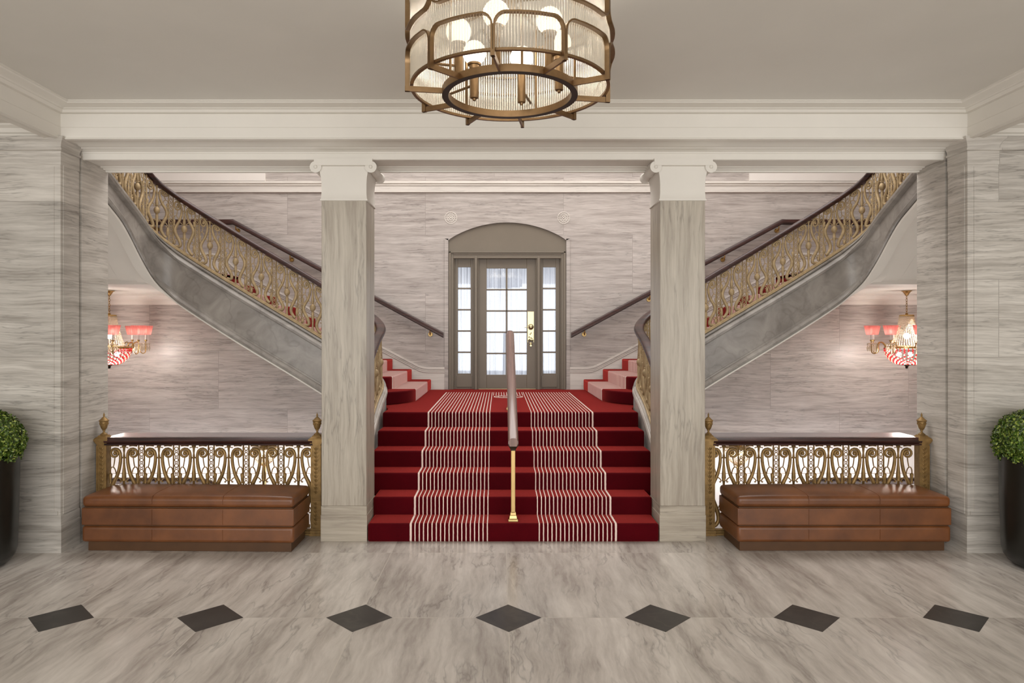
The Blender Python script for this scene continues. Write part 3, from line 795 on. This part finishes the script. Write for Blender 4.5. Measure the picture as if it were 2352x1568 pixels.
# ------------------------------------------------------------------ leather benches
def bench(x0, x1, yl, yr, depth, label):
    root = thing('leather_bench', label, 'bench', ((x0+x1)/2, (yl+yr)/2 + depth/2, 0), 'brown leather benches')
    def fn(u, w, z):      # u 0..1 along the length, w 0..1 through the depth
        return (x0 + (x1-x0)*u, yl + (yr-yl)*u + depth*w, z)
    def block(z0, z1, iu, iw, name, m, bev, crown=0, seams=True):
        mb = MB(); nu, nw = 19, 9
        us = [iu + (1-2*iu)*k/(nu-1) for k in range(nu)]; ws = [iw + (1-2*iw)*k/(nw-1) for k in range(nw)]
        def top(u, w):
            g = (1-(2*u-1)**6)*(1-(2*w-1)**4)
            sm = max(math.exp(-((u-q)/.012)**2) for q in (1/3, 2/3)) if crown else 0
            return z1 + crown*g*(1-.18*sm)
        vs = [fn(u, w, top(u, w)) for u in us for w in ws] + [fn(u, w, z0) for u in us for w in ws]
        N = nu*nw; fs = []
        for i in range(nu-1):
            for j in range(nw-1):
                a = i*nw+j; fs.append((a, a+nw, a+nw+1, a+1)); fs.append((N+a, N+a+1, N+a+nw+1, N+a+nw))
        for i in range(nu-1):
            for j in (0, nw-1):
                a = i*nw+j; fs.append((a, N+a, N+a+nw, a+nw))
        for j in range(nw-1):
            for i in (0, nu-1):
                a = i*nw+j; fs.append((a, a+1, N+a+1, N+a))
        mb.add(vs, fs)
        o = mb.build(name, m, root, smooth=50, bevel=bev, bseg=4)
        if seams:
            ms = MB()
            for q in (1/3, 2/3):
                p = [fn(q, iw-.004, z0+bev)] + [fn(q, iw-.004, z1-bev)]
                if crown: p += [fn(q, w, top(q, w)+.0005) for w in ws]
                ms.tube(p, .0022, 5)
            if crown: ms.tube([fn(iu+.005, iw+.03, z1-.006), fn(1-iu-.005, iw+.03, z1-.006)], .0001, 3)
            ms.build('seam', M['leather'], o, smooth=60)
        return o
    block(0, .075, .018, .09, 'plinth', M['leather_low'], .003, 0, False)
    block(.078, .208, 0, 0, 'lower_cushion', M['leather'], .024)
    block(.216, .352, 0, 0, 'middle_cushion', M['leather'], .007)
    block(.358, .444, 0, 0, 'seat_cushion', M['leather'], .03, .022)
    block(.208, .216, .008, .03, 'gap_board', M['leather_low'], .001, 0, False)
    block(.352, .360, .008, .03, 'gap_board', M['leather_low'], .001, 0, False)
bench(-3.462, -1.752, 5.462, 5.425, .465, 'brown leather bench left of the steps, in front of the gilded railing')
bench(1.787, 3.497, 5.455, 5.455, .465, 'brown leather bench right of the steps, in front of the gilded railing')

# ------------------------------------------------------------------ potted box balls
for sx, nm in ((-1, 'left'), (1, 'right')):
    X0 = -4.055 if sx < 0 else 3.975; Y0 = 5.10
    root = thing('potted_boxwood', 'clipped box ball in a tall black pot beside the %s end wall' % nm, 'plant', (X0, Y0, 0), 'potted box balls')
    mb = MB()
    prof = [(.001,0),(.15,0),(.20,.010),(.24,.034),(.267,.075),(.28,.13),(.284,.25),(.297,.815),(.297,.822),(.283,.822),(.28,.78),(.001,.78)]
    mb.lathe(prof, (X0, Y0, 0), 48, caps=False); mb.build('pot', M['pot'], root, smooth=35)
    mb = MB(); mb.lathe([(.27,.775),(.2,.79),(.05,.80),(.001,.80)], (X0, Y0, 0), 24, caps=False); mb.build('soil', M['soil'], root)
    mb = MB(); rnd = random.Random(11 + sx)
    C = Vector((X0, Y0, .925))
    for k in range(5200):
        z = rnd.uniform(-.62, 1); a = rnd.uniform(0, 2*PI); q = math.sqrt(1-z*z)
        d = Vector((q*math.cos(a), q*math.sin(a), z))
        lump = 1 + .03*math.sin(9*a+3*z) * math.cos(7*z+2*a)
        p = C + Vector((d.x*.335, d.y*.335, d.z*.265))*lump*rnd.uniform(.93, 1.02)
        nrm = (d + Vector((rnd.gauss(0,.55), rnd.gauss(0,.55), rnd.gauss(0,.55)))).normalized()
        t1 = nrm.orthogonal().normalized(); ang = rnd.uniform(0, 2*PI); t2 = nrm.cross(t1)
        u = t1*math.cos(ang) + t2*math.sin(ang); w = nrm.cross(u)
        L = rnd.uniform(.012, .019); W = L*.55
        mb.add([p - u*L, p + w*W + nrm*.002, p + u*L, p - w*W + nrm*.002], [(0,1,2),(0,2,3)])
    mb.lathe([(.001,-.17),(.2,-.15),(.27,-.08),(.29,0),(.27,.09),(.2,.18),(.1,.225),(.001,.235)], C, 20, caps=False)
    mb.build('foliage', M['leaf'], root, smooth=0)

# ------------------------------------------------------------------ drum chandelier
CX, CY = -.065, 3.40
ch = thing('drum_chandelier', 'round ribbed glass chandelier with scalloped bronze frames under the lobby ceiling', 'chandelier', (CX, CY, 2.92))
Z0 = 2.957; ZL = 2.922; ZTOP = Z0 + .40; RG = .489; RF = .506
mb = MB(); ls = []
NR = 230
for k in range(NR):
    a = 2*PI*k/NR; px, py = CX + RG*math.cos(a), CY + RG*math.sin(a)
    mb.loops([[(px + .0058*math.cos(2*PI*q/8 + a), py + .0058*math.sin(2*PI*q/8 + a), z) for q in range(8)] for z in (Z0+.006, ZTOP-.004)])
mb.build('glass_drum', M['rib_glass'], ch, smooth=75)
def hoop(r0, r1, z0, z1, segs=72):
    m = MB(); ls = []
    for k in range(segs):
        c, s_ = math.cos(2*PI*k/segs), math.sin(2*PI*k/segs)
        ls.append([(CX+r0*c, CY+r0*s_, z0), (CX+r1*c, CY+r1*s_, z0), (CX+r1*c, CY+r1*s_, z1), (CX+r0*c, CY+r0*s_, z1)])
    m.loops(ls, True, False, True); return m
hoop(RG-.012, RG+.004, Z0-.004, Z0+.008).build('rim', M['bronze'], ch, smooth=30)
hoop(RG-.012, RG+.004, ZTOP-.006, ZTOP+.006).build('rim', M['bronze'], ch, smooth=30)
lr = hoop(.3055, .3365, ZL, ZL+.034).build('lower_ring', M['bronze'], ch, smooth=30)
hoop(.3055, .3365, ZL-.002, ZL).build('ring_face', M['bronze_dark'], lr, smooth=30)
A0 = R(-90-9)
def cyl(r, a, z): return (CX + r*math.cos(a), CY + r*math.sin(a), z)
for i in range(10):
    a0 = A0 + i*2*PI/10; a1 = a0 + 2*PI/10; am = (a0+a1)/2; hw = PI/10 - .010
    for up in (0, 1):
        pts = []
        if not up:
            zbot, zj, zt_ = ZL, Z0+.098, Z0+.152
            pts = [(-hw, zbot), (-hw, zj)] + [(-hw + .32*hw*2*(1-math.cos(R(b)))*.5, zj + (zt_-zj)*math.sin(R(b))) for b in (20, 40, 60, 75, 88)]
        else:
            zbot, zj, zt_ = ZTOP+.01, Z0+.30, Z0+.246
            pts = [(-hw, zbot), (-hw, zj)] + [(-hw + .32*hw*2*(1-math.cos(R(b)))*.5, zj + (zt_-zj)*math.sin(R(b))) for b in (20, 40, 60, 75, 88)]
        mid = [(x, pts[-1][1]) for x in (-.3*hw, 0, .3*hw)]
        pts = pts + mid + [(-x, z) for x, z in pts[::-1]]
        m = MB(); ls = []
        for k, (da, z) in enumerate(pts):
            p, q = pts[max(0, k-1)], pts[min(len(pts)-1, k+1)]
            tx, tz = (q[0]-p[0])*RF, q[1]-p[1]; l = math.hypot(tx, tz) or 1; nx, nz = -tz/l*.004, tx/l*.004
            ls.append([cyl(RF-.011, am+da+nx/RF, z+nz), cyl(RF+.011, am+da+nx/RF, z+nz), cyl(RF+.011, am+da-nx/RF, z-nz), cyl(RF-.011, am+da-nx/RF, z-nz)])
        m.loops(ls); m.build('scallop_frame', M['bronze'], ch, smooth=30)
    m = MB(); d = .005
    for (ra, rb, za, zb_) in ((.335, RF+.012, ZL, ZL+.026),):
        c, s_ = math.cos(a0), math.sin(a0)
        v = [(CX + r*c - e*d*s_, CY + r*s_ + e*d*c, z) for r in (ra, rb) for e in (-1, 1) for z in (za, zb_)]
        m.add(v, [(0,1,3,2),(4,6,7,5),(0,4,5,1),(2,3,7,6),(0,2,6,4),(1,5,7,3)])
    m.build('spoke', M['bronze'], ch, smooth=0)
for i in range(6):
    a = R(90) - R(-45 + 60*i); c, s_ = CX + .26*math.cos(a), CY + .26*math.sin(a)
    m = MB(); m.lathe([(.001,2.966),(.008,2.967),(.010,2.978),(.021,2.98),(.022,2.99),(.022,3.13),(.026,3.132),(.027,3.15),(.034,3.152),(.036,3.162),(.001,3.163)], (c, s_, 0), 20, caps=False)
    t_ = m.build('lamp_tube', M['bronze'], ch, smooth=35)
    m = MB(); m.sphere((c, s_, 3.218), .062, 20, 12); m.build('lamp_globe', M['globe'], t_)
    m = MB(); m.tube([(c, s_, 3.05), cyl(.40, a, 3.05), cyl(RG-.01, a, 3.05)], .007, 8); m.build('arm', M['bronze'], ch)
for i in range(5):
    a = A0 + R(18) + i*2*PI/5
    m = MB(); m.tube([cyl(.321, a, ZL+.03), cyl(.321, a, 3.40)], .006, 8); m.build('hanging_rod', M['bronze'], ch)
m = MB()
for i in range(5):
    a = A0 + R(18) + i*2*PI/5; m.tube([cyl(.02, a, 3.40), cyl(RG, a, 3.40)], .008, 6)
m.lathe([(.001,3.36),(.03,3.365),(.045,3.40),(.03,3.42),(.016,3.43),(.016,3.53),(.07,3.54),(.09,3.56),(.001,3.56)], (CX, CY, 0), 24, caps=False)
m.build('ceiling_mount', M['bronze'], ch, smooth=40)

# ------------------------------------------------------------------ crystal chandeliers under the upper landings
def crystal(X0, Y0, label):
    root = thing('crystal_chandelier', label, 'chandelier', (X0, Y0, 1.3), 'crystal chandeliers')
    def at(r, a, z): return (X0 + r*math.cos(a), Y0 + r*math.sin(a), z)
    m = MB(); m.lathe([(.066,2.335),(.066,2.328),(.05,2.322),(.035,2.30),(.024,2.282),(.02,2.27),(.001,2.262)], (X0, Y0, 0), 24, caps=False); m.build('canopy', M['brass'], root)
    m = MB(); z = 2.262; k = 0
    while z > 2.03:
        pts = [(X0 + (.010*math.cos(b) if k % 2 else 0), Y0 + (0 if k % 2 else .010*math.cos(b)), z - .02 + .022*math.sin(b)) for b in [2*PI*q/12 for q in range(12)]]
        m.tube(pts, .0032, 5, True); z -= .034; k += 1
    m.build('chain', M['brass'], root)
    m = MB(); m.lathe([(.012,2.03),(.02,2.025),(.014,2.01),(.085,2.008),(.09,2.0),(.09,1.985),(.084,1.982),(.001,1.98)], (X0, Y0, 0), 24, caps=False); m.build('crown', M['brass'], root)
    m = MB()
    for s_ in range(36):
        a = 2*PI*s_/36
        for q in range(24):
            g = q/23; r = .088 + .10*g**1.5; z = 1.985 - .40*g
            m.octa(at(r, a, z), .0085, .0095)
    m.build('bead_tent', M['crystal'], root, smooth=0)['kind'] = 'stuff'
    m = MB()
    for q in range(24):
        g = q/23; ls = 1
    m.lathe([(.262,1.548),(.272,1.552),(.272,1.572),(.262,1.575)], (X0, Y0, 0), 40, caps=False); m.lathe([(.18,1.585),(.262,1.575)], (X0, Y0, 0), 40, caps=False)
    m.build('band', M['brass'], root)
    mc, mr = MB(), MB()
    for s_ in range(34):
        a = 2*PI*s_/34
        for q in range(11):
            g = q/10; r = .268*math.cos(g*1.15) + .0; z = 1.545 - .21*math.sin(g*1.2)/math.sin(1.2)
            (mc if (q + s_) % 2 and q > 1 else mr).octa(at(r, a, z), .012, .012)
    mr.build('ruby_beads', M['crystal_red'], root, smooth=0)['kind'] = 'stuff'; mc.build('clear_beads', M['crystal'], root, smooth=0)['kind'] = 'stuff'
    m = MB(); m.lathe([(.115,1.338),(.09,1.33),(.03,1.318),(.02,1.305),(.012,1.30),(.02,1.29),(.012,1.28),(.001,1.276)], (X0, Y0, 0), 20, caps=False); m.build('finial', M['bronze_dark'], root)
    for k, (r, a) in enumerate(((.09, .5), (.09, 2.6), (.09, 4.7))):
        m = MB(); m.sphere(at(r, a, 1.47), .03, 12, 8); m.build('bulb', M['bulb'], root)
    m = MB(); m.sphere((X0, Y0, 1.72), .04, 12, 8); m.build('bulb', M['bulb'], root)
    for k in range(8):
        a = R(-10 + 45*k); RA = .445
        m = MB()
        pts = smooth_path2([at(.26,a,1.56), at(.30,a,1.62), at(.345,a,1.635), at(.37,a,1.59), at(.37,a,1.52), at(.40,a,1.48), at(.435,a,1.49), at(RA,a,1.54), at(RA,a,1.66)])
        m.tube(pts, .007, 7); m.lathe([(.008,1.645),(.018,1.652),(.02,1.665),(.009,1.67)], at(RA,a,0), 12, caps=False)
        for q in range(7):
            b = 2*PI*q/7; xx, yy, _ = at(RA, a, 0)
            pass
        arm = m.build('arm', M['brass'], root, smooth=50)
        m = MB()
        for q in range(8):
            b = 2*PI*q/8; cx_, cy_ = X0 + RA*math.cos(a) + .05*math.cos(b), Y0 + RA*math.sin(a) + .05*math.sin(b)
            m.octa((cx_, cy_, 1.605), .009, .012); m.octa((cx_, cy_, 1.55), .013, .045)
        m.lathe([(.02,1.625),(.052,1.617),(.052,1.611),(.02,1.613)], at(RA,a,0), 12, caps=False)
        m.build('crystal_drops', M['crystal'], arm, smooth=0)['kind'] = 'stuff'
        m = MB(); m.lathe([(.011,1.665),(.011,1.745),(.001,1.748)], at(RA,a,0), 12, caps=False); cd = m.build('candle', M['white'], arm)
        m = MB(); m.sphere(at(RA,a,1.79), .017, 10, 8, rz=.034); m.build('bulb', M['bulb'], arm)
        m = MB(); n = 40
        ls = [[at(0,0,0) for _ in range(0)] for _ in range(0)]
        for r, z in ((.062,1.737),(.076,1.80),(.090,1.862)):
            ls.append([(X0 + RA*math.cos(a) + r*(1 + (.03 if q % 2 else -.03))*math.cos(2*PI*q/n), Y0 + RA*math.sin(a) + r*(1 + (.03 if q % 2 else -.03))*math.sin(2*PI*q/n), z) for q in range(n)])
        m.loops(ls, True, False); m.build('lampshade', M['shade'], arm, smooth=0)
def smooth_path2(p, n=3):
    out = []; p = [Vector(q) for q in p]
    for i in range(len(p)-1):
        p0 = p[max(0, i-1)]; p1 = p[i]; p2 = p[i+1]; p3 = p[min(len(p)-1, i+2)]
        for k in range(n):
            s = k/n; out.append(.5*((2*p1) + (p2-p0)*s + (2*p0-5*p1+4*p2-p3)*s*s + (3*p1-p0-3*p2+p3)*s**3))
    out.append(p[-1]); return out
crystal(-5.42, 9.28, 'crystal chandelier with pink shades, half hidden behind the left end wall')
crystal(5.42, 9.28, 'crystal chandelier with pink shades hanging under the right upper landing')

# ------------------------------------------------------------------ door, sidelights, curtains
FY = WY + .06
def frame_bar(m, x0, x1, z0, z1, y0=FY-.03, y1=FY+.05): m.box(x0, x1, y0, y1, z0, z1)
dr = thing('door_1', 'taupe panelled door with ten panes under an arched head', 'door', (0, FY, LAND), kind='structure')
m = MB()
ap = [(-DW,2.969)] + [(-DW + 2*DW*k/32, archz(-DW + 2*DW*k/32, DW, 3.137, 3.398)) for k in range(33)] + [(DW,2.969)]
m.prism(ap, lambda x, z, y: (x, y, z), WY+.01, WY+.06)
m.build('arched_head', M['taupe'], dr, smooth=0)
m = MB()
Zt = 2.969
frame_bar(m, -.874, -.80, LAND, Zt, WY-.01, FY+.06); frame_bar(m, .80, .874, LAND, Zt, WY-.01, FY+.06)
frame_bar(m, -.80, .80, 2.87, Zt, WY-.01, FY+.06)
for a, b, y in ((-.865,-.835,-.03),(.835,.865,-.03),(-.80,-.785,.02),(.785,.80,.02)): m.box(a, b, WY+y, FY+.06, LAND, Zt)
for sx in (-1, 1):
    for a, b, y in ((.425,.505,.015),(.445,.485,-.015),(.435,.44,.005),(.49,.495,.005)):
        m.box(min(sx*a, sx*b), max(sx*a, sx*b), WY+y, FY+.06, LAND, 2.90)
m.box(-.80, .80, WY-.02, FY+.06, 2.925, 2.945); m.box(-.865, .865, WY-.03, FY, 2.95, 2.969)
m.build('frame', M['taupe'], dr, smooth=0, bevel=.003)
m = MB()
y0, y1 = FY, FY+.045
gx0, gx1, gz0, gz1 = -.306, .292, 1.139, 2.728
m.box(-.43, gx0, y0, y1, LAND+.008, 2.87); m.box(gx1, .43, y0, y1, LAND+.008, 2.87)
m.box(gx0, gx1, y0, y1, LAND+.008, gz0); m.box(gx0, gx1, y0, y1, gz1, 2.87)
m.box(-.022, .006, y0+.006, y1-.006, gz0, gz1)
for k in range(1, 5):
    z = gz0 + (gz1-gz0)*k/5; m.box(gx0, gx1, y0+.006, y1-.006, z-.012, z+.012)
leaf = m.build('door_leaf', M['taupe'], dr, smooth=0, bevel=.004)
m = MB(); m.box(gx0, gx1, y0+.02, y0+.024, gz0, gz1); m.build('glass', M['pane'], leaf, smooth=0)
m = MB()
m.box(.302, .400, y0-.006, y0, 1.66, 2.083)
for e in (0, 1): m.box(.302 + e*.09, .310 + e*.09, y0-.010, y0, 1.62, 1.78)
m.lathe([(.047,0),(.047,.01),(.03,.014)], (0,0,0), 4) if False else None
for k in range(14):
    m.octa((.325 + .052*random.random(), y0-.007, 1.64 + .13*random.random()), .012)
lock = m.build('lock_plate', M['brass_pale'], leaf, smooth=0, bevel=.002)
m = MB()
def lathe_y(m, prof, cx, cz, segs=20):
    m.loops([[(cx + r*math.cos(2*PI*k/segs), y, cz + r*math.sin(2*PI*k/segs)) for k in range(segs)] for r, y in prof])
lathe_y(m, [(.045,y0-.006),(.045,y0-.012),(.02,y0-.018),(.014,y0-.035),(.03,y0-.045),(.036,y0-.062),(.03,y0-.078),(.012,y0-.085)], .352, 1.853)
m.build('door_knob', M['brass_pale'], lock, smooth=50)
m = MB(); m.tube([(.352, y0-.03, 1.848), (.31, y0-.034, 1.846), (.258, y0-.034, 1.846)], [.007,.006,.005], 8); m.build('lever', M['brass_pale'], lock, smooth=50)
m = MB(); lathe_y(m, [(.022,y0),(.022,y0-.008),(.012,y0-.014)], .352, 1.60); lathe_y(m, [(.014,y0),(.014,y0-.02)], .352, 1.575); m.build('keyhole_cover', M['brass_pale'], leaf, smooth=50)
m = MB(); m.box(-.43, .43, FY-.02, FY+.06, LAND, LAND+.007); m.build('threshold', M['brass_pale'], dr, smooth=0)
for sx, i in ((-1, 1), (1, 2)):
    a, b = (-.736, -.547) if sx < 0 else (.535, .725)
    o0, o1 = (-.785, -.505) if sx < 0 else (.505, .785)
    w = thing('window_%d' % i, 'narrow five pane sidelight %s of the door' % ('left' if sx < 0 else 'right'), 'window', ((a+b)/2, FY, LAND), kind='structure')
    m = MB(); m.box(o0, a, y0, y1, LAND, 2.90); m.box(b, o1, y0, y1, LAND, 2.90); m.box(a, b, y0, y1, LAND, 1.157); m.box(a, b, y0, y1, 2.746, 2.90)
    for k in range(1, 5):
        z = 1.157 + (2.746-1.157)*k/5; m.box(a, b, y0+.006, y1-.006, z-.012, z+.012)
    m.box(a-.022, b+.022, y0-.008, y0, LAND+.03, LAND+.20)
    f = m.build('window_frame', M['taupe'], w, smooth=0, bevel=.003)
    m = MB(); m.box(a, b, y0+.02, y0+.024, 1.157, 2.746); m.build('pane', M['pane'], f, smooth=0)
def curtain(x0, x1, z0, z1, label, seed):
    rnd = random.Random(seed); m = MB(); n = int((x1-x0)/.006); prof = []
    ph = [rnd.uniform(0, 6.28) for _ in range(4)]
    for k in range(n+1):
        x = x0 + (x1-x0)*k/n
        y = FY + .075 + .010*math.sin(x*150+ph[0]) + .007*math.sin(x*230+ph[1]) + .005*math.sin(x*61+ph[2])
        prof.append((x, y))
    m.loops([[(x, y, z0) for x, y in prof], [(x + .006*math.sin(x*20), y, (z0+z1)/2) for x, y in prof], [(x, y, z1) for x, y in prof]], False, False)
    o = m.build('sheer_curtain', M['sheer'], smooth=180)
    tag(o, label, 'curtain', 'sheer curtains on the door glass')
curtain(-.335, .322, 1.10, 2.78, 'gathered white sheer curtain behind the ten door panes', 3)
curtain(-.765, -.52, 1.12, 2.79, 'narrow white sheer curtain behind the sidelight left of the door', 4)
curtain(.51, .755, 1.12, 2.79, 'narrow white sheer curtain behind the sidelight right of the door', 5)

# ------------------------------------------------------------------ lower stair well glimpsed through the railings
for sx, nm in ((-1, 'left'), (1, 'right')):
    lw = thing('lower_railing', 'dark railed guard of the stair going down beyond the %s railing' % nm, 'railing', (sx*3.8, 7.7, -.7), 'lower stair railings')
    YL = 7.72
    pth = [(sx*6.5, .095), (sx*3.50, .095), (sx*3.38, .06), (sx*2.2, -.62)]
    m = MB(); m.loops([[(x, YL+a, z+b) for a, b in ((-.05,-.02),(-.055,.0),(-.03,.022),(.03,.022),(.055,0),(.05,-.02),(.03,-.04),(-.03,-.04))] for x, z in pth])
    m.build('handrail', M['wood'], lw, smooth=40)
    m = MB(); m.loops([[(x, YL+a, z-.72+b) for a, b in ((-.03,0),(-.03,.05),(.03,.05),(.03,0))] for x, z in pth]); m.build('base_rail', M['brass_old'], lw, smooth=0)
    def lz(x):
        x = abs(x); return .095 if x > 3.5 else .095 - (3.5-x)*.55
    def lfn(xc): return lambda u, v: (xc + u, YL, lz(xc+u) - .69 + v*.65)
    for k in range(7):
        xc = sx*(2.45 + .304*k)
        lance_mesh(lfn(xc), .65, False).build('lance', M['brass_old'], lw, smooth=50)
        ringbar_mesh(lfn(xc+.152), .65, None).build('ring_bar', M['brass_old'], lw, smooth=50)
        for e in (-1, 1): scroll_mesh(e, lfn(xc), .65, .01).build('scroll', M['brass_old'], lw, smooth=60)
    m = MB(); m.box(*sorted((sx*3.4, sx*6.6)), 7.66, WY, -.80, -.66)
    tag(m.build('floor_half_landing_' + nm, M['floor'], smooth=0), None, None, None, 'structure')
    X0, Y0 = (-3.40 if sx < 0 else 3.22), 9.55
    lp = thing('basket_lamp', 'glowing gold lantern seen low through the %s railing' % nm, 'lamp', (X0, Y0, .05), 'lower lanterns')
    m = MB(); m.lathe([(.001,.22),(.05,.215),(.06,.19),(.17,.17),(.17,.155),(.001,.155)], (X0, Y0, 0), 24, caps=False); m.build('top_cap', M['brass'], lp)
    m = MB()
    for s_ in range(26):
        a = 2*PI*s_/26
        for q in range(9):
            g = q/8; r = .165*math.cos(g*1.3); z = .15 - .22*math.sin(g*1.4)
            m.octa((X0+r*math.cos(a), Y0+r*math.sin(a), z), .010)
    m.build('crystal_beads', M['crystal'], lp, smooth=0)['kind'] = 'stuff'
    m = MB(); m.lathe([(.001,-.658),(.12,-.655),(.12,-.63),(.02,-.60),(.02,-.10),(.06,-.08),(.001,-.075)], (X0, Y0, 0), 20, caps=False); m.build('stand', M['brass'], lp)
    for k in range(3):
        a = 2*PI*k/3 + .4
        m = MB(); m.sphere((X0+.07*math.cos(a), Y0+.07*math.sin(a), .07), .028, 12, 8); m.build('bulb', M['lamp_glow'], lp)

# ------------------------------------------------------------------ light
def area(name, loc, rot, sx, sy, power, col=(1,1,1)):
    l = bpy.data.lights.new(name, 'AREA'); l.shape = 'RECTANGLE'; l.size = sx; l.size_y = sy; l.energy = power; l.color = col
    o = bpy.data.objects.new(name, l); COL.objects.link(o); o.location = loc; o.rotation_euler = rot; return o
def point(name, loc, power, col, r=.06):
    l = bpy.data.lights.new(name, 'POINT'); l.energy = power; l.color = col; l.shadow_soft_size = r
    l.specular_factor = .1
    o = bpy.data.objects.new(name, l); COL.objects.link(o); o.location = loc; return o
area('daylight_behind_door', (0, WY+.75, 2.0), (R(90), 0, R(180)), 2.2, 2.6, 11.5, (.93,.96,1))
area('stair_hall_top_light', (0, 8.2, 6.35), (0, 0, 0), 9, 3.2, 225, (1,.985,.97))  # overhead light added under the hall ceiling for an unseen source
area('lobby_fill_light', (0, -4.0, 2.0), (R(90), 0, 0), 13.5, 3.1, 400, (1,1,.995))  # fill light added behind the camera to brighten the lobby
for sx in (-1, 1):
    area('stair_well_light', (sx*3.7, 9.35, -.30), (R(80), 0, 0), 4.6, .2, 20, (.96,.95,1))
    area('lower_hall_light', (sx*4.2, 7.2, -.6), (R(180), 0, 0), 3.5, 1.0, 22, (1,.97,.95))
    point('crystal_chandelier_light', (sx*5.42, 9.28, 1.46), 30, (1,.92,.86), .15)
point('drum_chandelier_light', (CX, CY, 3.44), 9, (1,.95,.88), .08)

w = bpy.data.worlds.new('world'); S.world = w; w.use_nodes = True
bg = w.node_tree.nodes['Background']; bg.inputs[0].default_value = (1,.99,.97,1); bg.inputs[1].default_value = .35

# ------------------------------------------------------------------ camera
cam = bpy.data.cameras.new('camera'); co = bpy.data.objects.new('camera', cam); COL.objects.link(co)
co.location = (-.117, 0, 1.74); co.rotation_euler = (R(90), 0, 0)
cam.sensor_width = 36; cam.lens = 24.0; cam.shift_x = 29/2352; cam.shift_y = -16/2352
cam.clip_start = .05; cam.clip_end = 60
S.camera = co
S.view_settings.view_transform = 'Standard'; S.view_settings.look = 'None'; S.view_settings.gamma = 1
S.view_settings.exposure = 0.5; S.view_settings.use_curve_mapping = False
S.cycles.use_denoising = True
S.cycles.max_bounces = 8; S.cycles.diffuse_bounces = 4; S.cycles.glossy_bounces = 3; S.cycles.transmission_bounces = 6; S.cycles.transparent_max_bounces = 16
S.cycles.caustics_reflective = False; S.cycles.caustics_refractive = False; S.cycles.sample_clamp_indirect = 4
